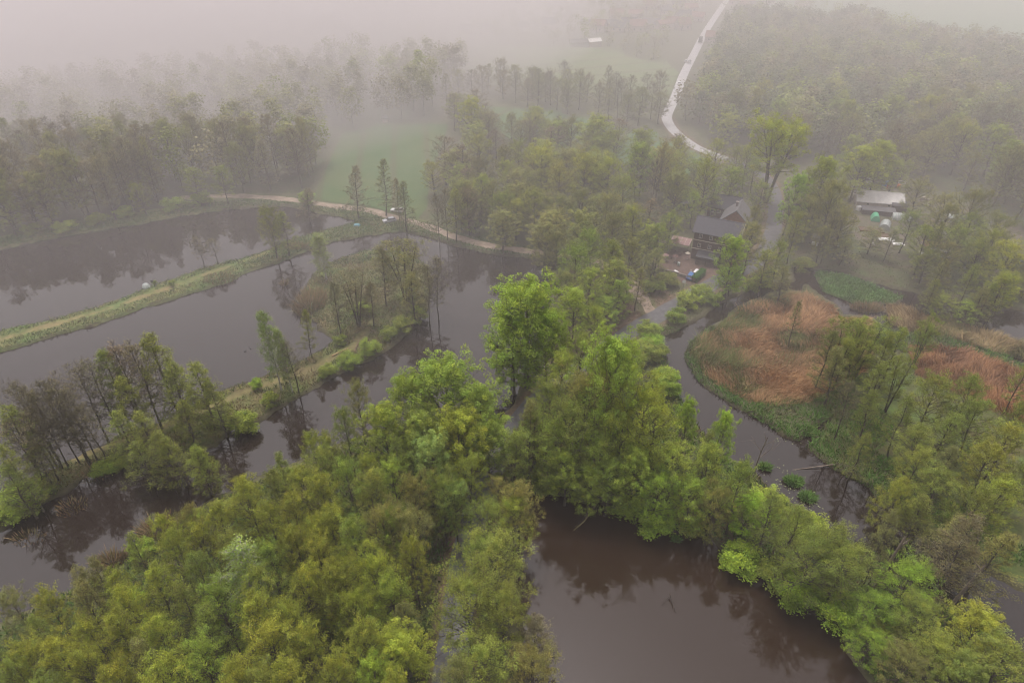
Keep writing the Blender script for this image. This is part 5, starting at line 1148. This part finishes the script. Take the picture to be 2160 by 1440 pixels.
def shed(name, label, xy, rz, L, W, h, wallm, roofm, tilt=0.08, cat='shed', posts=False):
    o = empty(name, (xy[0], xy[1], ZL - 0.02), rz)
    if posts:
        for sx in (-1, 1):
            for sy in (-1, 1): MB().box((sx * (L / 2 - 0.15), sy * (W / 2 - 0.15), h / 2), (0.12, 0.12, h)).build('post', wallm, o)
    else:
        MB().box((0, 0, h / 2), (L, W, h)).build('wall', wallm, o)
        MB().box((L * 0.2, -W / 2 - 0.03, h * 0.42), (0.9, 0.08, h * 0.82)).build('door', TIMBER, o)
    MB().box((0, 0, h + 0.12), (L + 0.5, W + 0.6, 0.09), rx=tilt).build('roof', roofm, o)
    tag(o, label, cat); return o
shed('wall_annex', 'flat pale annex joining the left end of the white barn', (126.08, 234.51), math.radians(-13), 5.0, 2.2, 2.4, PLASTER, PLASTER)
shed('open_shed', 'long open-fronted dark shed behind the green barrel tent', (127.69, 221.62), math.radians(-14), 10.5, 2.6, 1.9, TIMBER, ROOFGREY, 0.12)
shed('dark_shed', 'small black-roofed shed at the barn lawn', (136.69, 225.66), math.radians(-14), 4.6, 4.2, 2.3, TIMBER, SLATE, 0.1)
shed('market_stall', 'small stall with grey sheet roof by the stream trees', (98.52, 199.53), math.radians(-10), 3.6, 2.4, 2.2, METAL, ROOFGREY, 0.1, posts=True, cat='stall')
for k, (xy, lab) in enumerate((((96.80, 198.18), 'white crate under the sheet-roofed stall, left one'), ((97.93, 197.51), 'white crate under the sheet-roofed stall, middle one'), ((99.27, 197.84), 'white crate under the sheet-roofed stall, right one'))):
    tag(MB().box((xy[0], xy[1], ZL + 0.45), (0.9, 0.7, 0.9), rz=k, bev=0.05).build('crate', WHITE), lab, 'crate', 'crates at the stall')
def tunnel(name, label, xy, rz, L, r, mat, ribm=WHITE, n=6, cat='greenhouse', hgt=None):
    o = empty(name, (xy[0], xy[1], ZL - 0.02), rz); h = hgt or r
    a = np.linspace(0, math.pi, 11); m = MB(); m.loft([[(x, r * math.cos(t), h * math.sin(t)) for t in a] for x in (-L / 2, L / 2)]); m.build('cover', mat, o, smooth=False)
    for k in range(n):
        x = -L / 2 + L * k / (n - 1); v, f = tubes(np.array([[(x, (r + 0.03) * math.cos(t), (h + 0.03) * math.sin(t)) for t in a]]), np.full((1, 11), 0.045), 5); link('hoop', mesh_np('hoop', v, f, ribm), o)
    tag(o, label, cat); return o
tunnel('garden_tunnel', 'bright green barrel-shaped garden tunnel in the yard', (124.80, 216.91), math.radians(70), 3.6, 1.35, GREEN, GREEN, 5, hgt=2.2)
tunnel('greenhouse', 'clear arched greenhouse beside the green garden tunnel', (125.52, 210.88), math.radians(60), 4.8, 1.7, FILM, METAL, 6, hgt=2.1)
tunnel('greenhouse', 'white plastic tunnel behind the green-leaved trees of the yard', (134.65, 218.08), math.radians(-14), 6.5, 1.9, FILM, WHITE, 6)
tunnel('greenhouse', 'long pale plastic tunnel at the right end of the yard', (151.39, 216.91), math.radians(-12), 9.0, 2.0, FILM, WHITE, 7)
for (xy, L, W, lab) in (((120.09, 208.68), 7.5, 2.6, 'brown raised soil bed left of the greenhouse path'), ((121.51, 204.73), 5.0, 2.4, 'brown raised soil bed below the clear greenhouse')):
    o = empty('garden_bed', (xy[0], xy[1], ZL), math.radians(-14)); MB().box((0, 0, 0.15), (L, W, 0.3)).build('soil', SOIL, o)
    for s in (-1, 1): MB().box((0, s * (W / 2 + 0.05), 0.17), (L + 0.2, 0.08, 0.38)).build('board', TIMBER_ORANGE, o)
    tag(o, lab, 'garden bed')
for k, (u, lab) in enumerate((((122.12, 201.93), 'pale paved slab by the lower garden bed'), ((124.40, 198.52), 'white sheet lying near the stream trees'), ((143.05, 206.51), 'grey concrete slab right of the yard trees'), ((160.21, 214.62), 'pale gravel pad at the far right of the yard'))):
    tag(MB().box((u[0], u[1], ZL + 0.1), ((5, 3.5, 10, 8)[k], (2.2, 1.8, 5, 4)[k], 0.16), rz=-0.2, bev=0.03).build('slab', (WHITE, WHITE, ROOFGREY, ROOFGREY)[k]), lab, 'slab')
tag(MB().box((*(135.67, 198.18), ZL + 0.12), (6, 4, 0.24), rz=-0.2, bev=0.05).build('sand_pile', solid('orange_sand', (0.34, 0.17, 0.09), 0.9, 0.25, 1.5)), 'orange-brown sand bed among the yard trees', 'sand bed')
# vehicles
def car(label, xy, rz, paint, kind='car', group=None, scale=1.0):
    o = empty(kind if kind != 'car' else 'parked_car', (xy[0], xy[1], ZL + 0.02), rz); o.scale = (scale,) * 3
    L, W = (4.5, 1.8) if kind != 'truck' else (7.5, 2.4); tall = kind in ('van',)
    if kind == 'truck':
        MB().box((-0.9, 0, 2.0), (5.4, 2.4, 2.5), bev=0.08).build('cargo_box', paint, o); b = MB().box((2.85, 0, 1.6), (1.7, 2.2, 2.1), bev=0.2).build('cab', paint, o)
        MB().box((3.68, 0, 2.0), (0.06, 1.9, 0.8)).build('windscreen', GLASS, o); MB().box((0, 0, 0.6), (7.2, 1.9, 0.25)).build('chassis', BLACK, o); wx = (-2.4, 2.7); wr = 0.5
    else:
        H1, H2 = (0.95, 1.5) if not tall else (1.1, 2.1)
        prof = [(-2.25, 0.35), (2.25, 0.35), (2.28, 0.7), (1.95, 0.92), (0.95, H1 + 0.04), (-2.15, H1 + 0.04), (-2.28, 0.75)]
        MB().prism(prof, -W / 2, W / 2).build('body', paint, o)
        if tall: cab = [(1.55, 1.0), (0.95, H2), (-2.15, H2), (-2.2, 1.0)]
        else: cab = [(1.0, H1), (0.25, H2), (-1.5, H2), (-2.1, H1)]
        rr = lambda s, z: [(x, s * (W / 2 - 0.08 - (zz - H1) * 0.22), zz) for x, zz in cab]
        m = MB(); a = [m.bm.verts.new(p) for p in rr(-1, 0)]; bb = [m.bm.verts.new(p) for p in rr(1, 0)]
        m.bm.faces.new(a); m.bm.faces.new(bb[::-1])
        for i in range(4): m.bm.faces.new([a[i], a[(i + 1) % 4], bb[(i + 1) % 4], bb[i]])
        m.build('windows', GLASS, o)
        MB().box(((cab[1][0] + cab[2][0]) / 2, 0, H2 + 0.01), (cab[1][0] - cab[2][0] + 0.1, W - 0.4, 0.06), bev=0.02).build('roof', paint, o)
        for s in (-1, 1):
            MB().box(((cab[1][0] + cab[2][0]) / 2 - 0.1, s * (W / 2 - 0.145), (H1 + H2) / 2), (0.1, 0.06, H2 - H1), rx=s * 0.2).build('pillar', paint, o)
            MB().box((2.2, s * 0.62, 0.72), (0.12, 0.38, 0.16)).build('headlight', WHITE, o); MB().box((-2.24, s * 0.66, 0.78), (0.1, 0.3, 0.16)).build('tail_light', RED, o)
        wx = (-1.4, 1.4); wr = 0.33
    for x in wx:
        for s in (-1, 1):
            y = s * (W / 2 - 0.08); t = MB().cyl((x, y - 0.11, wr), (x, y + 0.11, wr), wr, n=14).build('wheel', BLACK, o); MB().cyl((x, y + s * 0.112, wr), (x, y + s * 0.13, wr), wr * 0.6, n=10).build('rim', METAL, t)
    tag(o, label, 'car' if kind in ('car',) else kind, group); return o
CARWHITE = solid('car_white', (0.72, 0.72, 0.72), 0.25, 0.05, 1, spec=0.6); CARSILVER = solid('car_silver', (0.42, 0.43, 0.45), 0.25, 0.05, 1, spec=0.6); CARBLUE = solid('car_blue', (0.05, 0.14, 0.34), 0.25, 0.05, 1, spec=0.6); CARDARK = solid('car_dark', (0.03, 0.03, 0.035), 0.25, 0.05, 1, spec=0.6)
car('white car parked on grass beside the green field', (-40.41, 223.62), math.radians(168), CARWHITE, group='cars by the dirt track')
car('silver-white car parked on the dam end below the track', (-41.86, 215.38), math.radians(205), CARSILVER, group='cars by the dirt track')
car('white car behind the clipped hedge at the mill', (54.87, 178.24), math.radians(60), CARWHITE, group='cars at the mill')
car('blue car behind the clipped hedge at the mill', (52.81, 176.52), math.radians(60), CARBLUE, group='cars at the mill')
def road_dir(xy):
    r = resample(ROAD, 3.0); i = int(np.argmin((r[:, 0] - xy[0]) ** 2 + (r[:, 1] - xy[1]) ** 2)); t = r[min(i + 1, len(r) - 1)] - r[i - 1]; return math.atan2(t[1], t[0])
for (u, paint, kd, lab) in (((93.78, 396.48), CARWHITE, 'car', 'white car on the far road nearest the bend'), ((108.73, 450.07), CARWHITE, 'car', 'white car on the far road beside a dark one'), ((110.26, 447.54), CARDARK, 'car', 'dark car on the far road beside a white one'), ((131.11, 509.60), CARDARK, 'truck', 'dark truck farthest up the misty road')):
    car(lab, u, road_dir(u) + (0 if paint is CARDARK else math.pi), paint, kd, 'vehicles on the far road')
for (u, paint, lab) in (((129.79, 190.97), CARWHITE, 'white van in the row under the yard trees, left one'), ((133.58, 189.70), CARWHITE, 'white van in the row under the yard trees, right one'), ((152.73, 183.54), CARBLUE, 'blue van behind the trees at right edge')):
    car(lab, u, math.radians(170), paint, 'van', 'vans by the yard')
# mill terrace and roadside
o = empty('terrace_canopy', (*(53.43, 195.51), ZL), math.radians(-26))
MB().box((0, 0, 2.7), (6.2, 4.2, 0.1), rx=0.14).build('awning', AWNING, o)
for k in range(5): MB().box((-2.9 + k * 1.45, 0, 2.78), (0.1, 4.2, 0.08), rx=0.14).build('awning_bar', CREAM, o)
for sx in (-1, 1):
    for sy in (-1, 1): MB().box((sx * 2.9, sy * 1.9, 1.3), (0.12, 0.12, 2.6)).build('post', TIMBER, o)
tag(o, 'pinkish-brown striped terrace canopy left of the mill', 'canopy')
def picnic(label, xy, rz):
    o = empty('picnic_table', (xy[0], xy[1], ZL), rz); MB().box((0, 0, 0.74), (1.8, 0.75, 0.06)).build('table_top', TIMBER, o)
    for s in (-1, 1):
        MB().box((0, s * 0.75, 0.45), (1.8, 0.28, 0.05)).build('bench', TIMBER, o); MB().box((s * 0.65, 0, 0.4), (0.08, 1.5, 0.08)).build('crossbar', TIMBER, o)
        for t in (-1, 1): MB().box((s * 0.65, t * 0.35, 0.37), (0.08, 0.08, 0.76), rx=t * 0.35).build('leg', TIMBER, o)
    tag(o, label, 'picnic table', 'terrace tables')
for u, lab in (((50.81, 192.90), 'picnic table at the left end under the canopy'), ((52.28, 191.29), 'picnic table in front of the striped canopy'), ((48.83, 188.76), 'picnic table nearest the pond side of the terrace'), ((54.42, 191.61), 'picnic table against the mill wall')): picnic(lab, u, -0.4)
def parasol(label, xy, col, h=2.4, r=1.5):
    o = empty('parasol', (xy[0], xy[1], ZL)); MB().cyl((0, 0, 0), (0, 0, h), 0.03, n=6).build('pole', METAL, o); MB().cyl((0, 0, h - 0.45), (0, 0, h + 0.1), r, 0.03, n=8).build('canopy', col, o); MB().cyl((0, 0, 0), (0, 0, 0.12), 0.3, n=10).build('base', STONE, o); tag(o, label, 'parasol', 'terrace parasols')
parasol('brown parasol at the pond end of the terrace', (47.07, 187.20), AWNING, r=1.1); parasol('cream parasol beside the mill porch', (54.20, 188.45), CREAM, r=0.8); parasol('dark parasol on the middle of the terrace', (50.16, 186.59), TIMBER_RED, r=1.1)
def person(label, xy, rz, top, legs, h=1.72):
    """standing figure as one skinned body"""
    o = empty('person', (xy[0], xy[1], ZL), rz); s = h / 1.72
    J = [(0, 0, .95), (0, 0, 1.2), (0, 0, 1.42), (0, .01, 1.52), (0, .02, 1.63), (.1, 0, .9), (.11, .02, .5), (.12, 0, .08), (-.1, 0, .9), (-.11, -.04, .5), (-.12, -.08, .08), (.19, 0, 1.4), (.25, .02, 1.13), (.26, .12, .9), (-.19, 0, 1.4), (-.25, 0, 1.13), (-.26, .1, .9), (.12, .12, .04), (-.12, .06, .04)]
    E = [(0, 1), (1, 2), (2, 3), (3, 4), (0, 5), (5, 6), (6, 7), (0, 8), (8, 9), (9, 10), (2, 11), (11, 12), (12, 13), (2, 14), (14, 15), (15, 16), (7, 17), (10, 18)]
    R = [.15, .14, .16, .06, .10, .10, .065, .045, .10, .065, .045, .07, .045, .03, .07, .045, .03, .04, .04]
    me = bpy.data.meshes.new('body'); me.from_pydata([tuple(c * s for c in j) for j in J], E, []); b = link('body', me, o)
    sk = b.modifiers.new('skin', 'SKIN'); me.skin_vertices[0].data[0].use_root = True
    for i, r in enumerate(R): me.skin_vertices[0].data[i].radius = (r * s, r * s * 0.8)
    b.modifiers.new('sub', 'SUBSURF').levels = 1; me.materials.append(top)
    MB().loft([[(math.cos(t) * q * s, math.sin(t) * q * s + 0.02, z * s) for t in np.linspace(0, 6.28, 9)[:-1]] for q, z in ((.10, 1.6), (.115, 1.66), (.10, 1.73), (.04, 1.77))]).build('hair', BLACK, o, smooth=True)
    tag(o, label, 'person')
person('person in dark clothes standing on the mill terrace', (49.10, 192.58), 0.4, solid('cloth_dark', (0.05, 0.045, 0.05), 0.8, 0.1), BLACK)
o = empty('terrace_wall', (0, 0, 0))
tw = [(43.10, 181.16), (48.13, 179.11), (51.99, 175.96), (53.55, 179.98)]
for a, b in zip(tw, tw[1:]):
    d = Vector((b[0] - a[0], b[1] - a[1])); n = max(3, int(d.length / 0.9))
    for k in range(n):
        c = Vector(a) + d * (k + 0.5) / n; MB().box((c.x, c.y, ZL + 0.45), (d.length / n - 0.04, 0.42, 0.95 + 0.06 * (k % 2)), rz=math.atan2(d.y, d.x), bev=0.05).build('stone', STONE, o)
tag(o, 'low stone wall edging the brown terrace below the mill', 'wall')
def hedge(label, a, b, w, h):
    rg = np.random.default_rng(9); d = np.array(b) - np.array(a); N = 5200; t = rg.uniform(0, 1, N); s = rg.uniform(-1, 1, N); z = rg.uniform(0, 1, N)
    face = rg.integers(0, 3, N); s = np.where(face == 0, np.sign(s), s); z = np.where(face > 0, 1.0, z); nn = np.array([-d[1], d[0]]) / np.linalg.norm(d)
    xy = np.array(a) + d * t[:, None] + nn * (s * w / 2)[:, None]; pos = np.stack([xy[:, 0], xy[:, 1], z * h], 1) + rg.normal(0, 0.09, (N, 3)); o = empty('hedge', (0, 0, ZL))
    nr = unit(rg.normal(0, 0.6, (N, 3)) + np.array([0, 0, 0.8])); c = link('foliage', leaves_mesh('foliage', pos, nr, 0.2 * rg.uniform(0.6, 1.2, N), np.repeat(rg.uniform(0.8, 1.2, N)[:, None], 3, 1)), o); c.color = (0.075, 0.19, 0.03, 1)
    mid = (np.array(a) + np.array(b)) / 2; MB().box((mid[0], mid[1], h * 0.45), (np.linalg.norm(d) - 0.3, w - 0.35, h * 0.85), rz=math.atan2(d[1], d[0])).build('branches', BARK, o); tag(o, label, 'hedge')
hedge('clipped bright green hedge beside the parked cars', (52.90, 173.71), (57.05, 179.11), 1.6, 1.7)
def sign(name, label, xy, h, r, col, ring=None, rz=0.0):
    o = empty(name, (xy[0], xy[1], ZL), rz); MB().cyl((0, 0, 0), (0, 0, h), 0.04, n=8).build('post', METAL, o); MB().cyl((0, -0.05, h), (0, -0.09, h), r, n=16).build('disc', col, o)
    if ring: MB().cyl((0, -0.04, h), (0, -0.06, h), r * 1.25, n=16).build('rim', ring, o)
    tag(o, label, 'sign')
sign('traffic_mirror', 'white round traffic mirror on a post by the hedge road', (49.31, 170.43), 2.2, 0.45, WHITE, WHITE, -0.3)
sign('road_sign', 'red and white round road sign by the giant ash', (98.61, 251.01), 2.6, 0.4, WHITE, RED)
o = empty('warning_lamp', (*(56.62, 170.16), ZL)); MB().box((0, 0, 0.05), (0.5, 0.5, 0.1), bev=0.02).build('base', BLACK, o); MB().cyl((0, 0, 0.1), (0, 0, 0.95), 0.22, 0.05, n=12).build('cone', ORANGE, o); MB().cyl((0, 0, 0.45), (0, 0, 0.6), 0.155, 0.12, n=12).build('band', WHITE, o); tag(o, 'small orange traffic cone at the road edge by the mill', 'cone'); o.scale = (1.2,) * 3
def pole(label, xy, h):
    o = empty('utility_pole', (xy[0], xy[1], ZL)); MB().cyl((0, 0, 0), (0, 0, h), 0.16, 0.1, n=8).build('pole', solid('pole_pale', (0.5, 0.48, 0.45), 0.8, 0.1), o); MB().box((0, 0, h - 0.5), (1.6, 0.12, 0.12)).build('crossarm', DEAD, o)
    for s in (-1, 0, 1): MB().cyl((s * 0.65, 0, h - 0.44), (s * 0.65, 0, h - 0.22), 0.06, n=6).build('insulator', WHITE, o)
    tag(o, label, 'pole')
pole('pale utility pole at the wood edge past the road bend', (91.48, 315.43), 9.5)
pole('thin pole left of the white-roofed barn', (125.22, 234.95), 7.0)
# yard clutter
def drum(label, xy, col, r=0.4, h=0.95):
    o = empty('barrel', (xy[0], xy[1], ZL)); MB().cyl((0, 0, 0), (0, 0, h), r, n=14).build('body', col, o)
    for z in (0.02, h * 0.35, h * 0.67, h - 0.02): MB().cyl((0, 0, z - 0.03), (0, 0, z + 0.03), r * 1.06, n=14).build('hoop', col, o)
    tag(o, label, 'barrel')
drum('blue barrel behind the white-roofed barn', (142.03, 247.66), BLUE, 0.9, 2.0); drum('orange barrel behind the right end of the white barn', (146.39, 245.78), ORANGE, 0.6, 1.3)
drum('yellow barrel on the lawn before the white barn', (137.52, 231.50), solid('yellow', (0.6, 0.45, 0.05), 0.6, 0.1), 0.45, 1.2); drum('red barrel behind the barn roof middle', (141.63, 244.39), RED, 0.6, 1.6)
for k, (u, s, lab) in enumerate((((136.36, 250.04), (2.2, 1.6, 1.8), 'white crate stack behind the left barn end'), ((149.65, 250.04), (2.4, 1.4, 1.0), 'white tank behind the right barn end'), ((122.73, 225.25), (1.6, 1.4, 1.3), 'white box on the yard left of open shed'), ((131.75, 233.22), (0.9, 0.9, 1.0), 'white box before the barn wall'), ((133.46, 232.79), (2.6, 0.8, 0.8), 'dark bench row before the barn wall'), ((104.03, 197.17), (1.0, 0.9, 0.8), 'white tub right of the stall'), ((116.16, 198.18), (0.8, 0.7, 0.5), 'small white box by the stream trees'), ((148.76, 230.65), (3.0, 1.6, 2.2), 'pale wall block right of the white barn'), ((49.09, 179.69), (1.4, 0.6, 0.5), 'white board leaning on the terrace wall'), ((50.70, 184.15), (0.7, 0.6, 1.0), 'pale bin standing on the terrace below the canopy'))):
    o = empty('storage_box', (u[0], u[1], ZL), -0.2 + k * 0.3); m = (WHITE, WHITE, WHITE, WHITE, TIMBER, WHITE, WHITE, PLASTER, WHITE, FILM)[k]; MB().box((0, 0, s[2] / 2), s, bev=0.06).build('body', m, o); MB().box((0, 0, s[2] + 0.03), (s[0] * 1.04, s[1] * 1.04, 0.07), bev=0.02).build('lid', m, o); tag(o, lab, 'box')
# angler's camp on the dam
o = empty('fishing_tent', (*(-105.56, 170.97), ZL)); m = MB(); R_ = []
for z, r in ((0, 1.15), (0.5, 1.1), (1.0, 0.85), (1.3, 0.45), (1.42, 0.08)): R_.append([(math.cos(t) * r, math.sin(t) * r * 0.85, z) for t in np.linspace(0, 6.28, 13)[:-1]])
m.loft(R_).build('cover', FILM, o, smooth=False)
for k in range(3):
    t = k * math.pi / 3; v, f = tubes(np.array([[(math.cos(t) * q * 1.17, math.sin(t) * q * 1.0, 1.45 * math.sqrt(max(0, 1 - q * q))) for q in np.linspace(-1, 1, 13)]]), np.full((1, 13), 0.03), 5); link('tent_pole', mesh_np('tent_pole', v, f, METAL), o)
tag(o, 'small pale dome tent on the grassy dam', 'tent')
o = empty('camp_chair', (*(-104.60, 172.88), ZL), 0.6); MB().box((0, 0, 0.4), (0.6, 0.55, 0.06)).build('seat', CARDARK, o); MB().box((0, 0.3, 0.75), (0.6, 0.06, 0.7), rx=-0.25).build('backrest', CARDARK, o)
for sx in (-1, 1):
    for sy in (-1, 1): MB().cyl((sx * 0.27, sy * 0.25, 0), (sx * 0.27, sy * 0.25, 0.4), 0.025, n=6).build('leg', METAL, o)
tag(o, 'dark folding camp chair beside the dome tent', 'chair')
o = empty('tarp', (*(-52.50, 212.36), ZL)); m = MB(); m.loft([[(-1.2, -0.8, 0), (1.2, -0.8, 0), (1.2, 0.8, 0), (-1.2, 0.8, 0)], [(-0.9, -0.5, 0.5), (0.9, -0.6, 0.45), (0.8, 0.5, 0.55), (-1.0, 0.5, 0.4)], [(-0.4, -0.1, 0.75), (0.5, -0.1, 0.8), (0.5, 0.1, 0.8), (-0.4, 0.1, 0.75)]]).build('sheet', solid('tarp_blue', (0.12, 0.30, 0.36), 0.5, 0.15), o)
tag(o, 'bluish tarp heap on the dam end near the cars', 'tarp')
# ducks on the middle pond
for k, (u, rz) in enumerate((((-67.24, 139.99), 0.4), ((-66.32, 141.23), 2.4))):
    o = empty('duck', (u[0], u[1], 0.0), rz); m = MB(); m.loft([[(x, r * math.cos(t), 0.10 + z + r * 0.7 * math.sin(t)) for t in np.linspace(0, 6.28, 9)[:-1]] for x, r, z in ((-0.30, 0.02, 0.10), (-0.2, 0.09, 0.02), (0, 0.13, 0), (0.14, 0.10, 0.02), (0.2, 0.055, 0.12), (0.24, 0.05, 0.2), (0.3, 0.05, 0.24), (0.35, 0.025, 0.23), (0.42, 0.012, 0.22))]).build('body', CARDARK, o, smooth=True)
    tag(o, ('dark duck swimming in the middle pond, left of two', 'dark duck swimming in the middle pond, right of two')[k], 'duck', 'ducks'); o.scale = (1.3,) * 3
# field boundary: farm sheds and the village in the mist
gable_house('farm_shed', 'low grey farm shed at the top edge of the far field', (45.77, 495.72), 0.05, 13, 7, 3, 4.6, METAL, ROOFGREY, over=0.4, cat='shed')
gable_house('farm_shed', 'white-roofed farm shed beside the far field corner', (55.44, 495.72), 0.35, 9, 6, 3.5, 5.0, PLASTER, ROOFWHITE, over=0.4, cat='shed')
gable_house('farm_shed', 'small pale hut where left field meets the far wood', (-60.67, 327.66), 0.2, 3, 2.4, 2.0, 2.8, PLASTER, ROOFGREY, over=0.3, cat='shed')
vr = random.Random(4)
VPOS = [(-32.9, 537.8), (-17.4, 541.3), (7.0, 548.4), (28.7, 559.4), (56.0, 552.0), (64.1, 548.4), (72.9, 553.8), (79.3, 548.4), (87.3, 555.7), (93.4, 548.4), (104.7, 559.4), (114.1, 555.7), (122.7, 563.1), (128.3, 555.7), (126.0, 620.7), (118.0, 643.9), (143.4, 648.8), (150.1, 632.1), (146.4, 588.6), (167.2, 681.8), (197.9, 668.8), (202.8, 648.8), (207.0, 639.2), (185.9, 609.7), (229.0, 673.9), (255.1, 663.7), (140.7, 511.2), (99.1, 599.0), (135.1, 588.6), (84.4, 603.2)]
vrow = sorted(range(len(VPOS)), key=lambda i: VPOS[i][0] / VPOS[i][1])
for rank, i in enumerate(vrow):
    x, y = VPOS[i]; wm = vr.choice((PLASTER, PLASTER, CREAM)); rm = vr.choice((TILE, TILE, ROOFGREY, TILE, SLATE))
    L = vr.uniform(9, 13); gable_house('village_house', f'small {"white" if wm is WHITE else "pale"} house with {"red tiled" if rm is TILE else "white" if rm is ROOFWHITE else "grey"} roof in the misty village, {ordinal(rank + 1)} from left', (x, y), vr.uniform(-0.5, 0.5), L, 8, vr.uniform(3.2, 5), vr.uniform(6.3, 8.2), wm, rm, wins=[('y', -2.5, 1.8, 1.1, 1.3), ('y', 2.2, 1.8, 1.1, 1.3)], over=0.5, group='houses of the misty village')

# ------------------------------------------------------------------ the foggy air
def volume(name, col, dens, aniso=0.0):
    m = bpy.data.materials.new(name); m.use_nodes = True; N, L = m.node_tree.nodes, m.node_tree.links
    N.remove(N['Principled BSDF']); v = N.new('ShaderNodeVolumePrincipled'); v.inputs['Color'].default_value = (*col, 1); v.inputs['Density'].default_value = dens; v.inputs['Anisotropy'].default_value = aniso
    L.new(v.outputs[0], N['Material Output'].inputs['Volume']); return m
FOGC = (0.80, 0.765, 0.765)
tag(MB().box((0, 0, 51.2), (5600, 5600, 106.6)).build('haze', volume('haze_air', FOGC, 0.0003)), 'pale mauve-grey mist filling the air over the whole valley', 'haze', kind='stuff')
def fog_bank(label, c, r, top, pw, seed, dens):
    """a low dome of fog lying on the ground: thin at its rim, thick at its heart"""
    rg = np.random.default_rng(seed); nr_, na = 22, 72; K = rg.normal(size=(8, 2)) * 2.6; ph = rg.uniform(0, 6.28, 8); V = [(c[0], c[1], top)]; F = []
    for i in range(1, nr_ + 1):
        for j in range(na):
            q = i / nr_; t = j / na * 2 * math.pi; wv = sum(math.sin(K[k] @ np.array([math.cos(t), math.sin(t)]) * 1.3 + ph[k]) for k in range(4)) * 0.03
            lump = 1 + 0.13 * sum(math.sin(K[k] @ np.array([q * math.cos(t), q * math.sin(t)]) * 2 + ph[k]) for k in range(8)) / 2.8
            rr = q * (1 + wv * q); h = max(0.0, 1 - q * q) ** pw * lump
            V.append((c[0] + rr * r[0] * math.cos(t), c[1] + rr * r[1] * math.sin(t), min(99, -0.5 + (top + 0.5) * h)))
    V[0] = (c[0], c[1], top); nb = len(V); V.append((c[0], c[1], -0.7))
    for j in range(na):
        k = (j + 1) % na; F.append((0, 1 + j, 1 + k))
        for i in range(nr_ - 1): p, q = 1 + i * na, 1 + (i + 1) * na; F.append((p + j, q + j, q + k, p + k))
        F.append((nb, 1 + (nr_ - 1) * na + k, 1 + (nr_ - 1) * na + j))
    me = bpy.data.meshes.new('fog_bank'); me.from_pydata(V, [], F); me.materials.append(volume('fog_air', FOGC, dens)); tag(link('fog_bank', me), label, 'fog', 'fog banks', kind='stuff')
FOGS = [((-400, 625), (500, 480), 88, 0.75, 1, 0.016, 'thick fog bank swallowing the upper left woods'), ((-210, 960), (430, 450), 88, 0.8, 2, 0.010, 'bright fog bank above the top centre'),
        ((260, 1120), (640, 480), 80, 1.0, 4, 0.005, 'far fog bank beyond the village'), ((0, 900), (1600, 750), 95, 0.55, 7, 0.0034, 'wide thin veil of mist over ponds, fields and far woods')]
for c, r, tp, pw, sd3, dn, lab in FOGS: fog_bank(lab, c, r, tp, pw, sd3, dn)
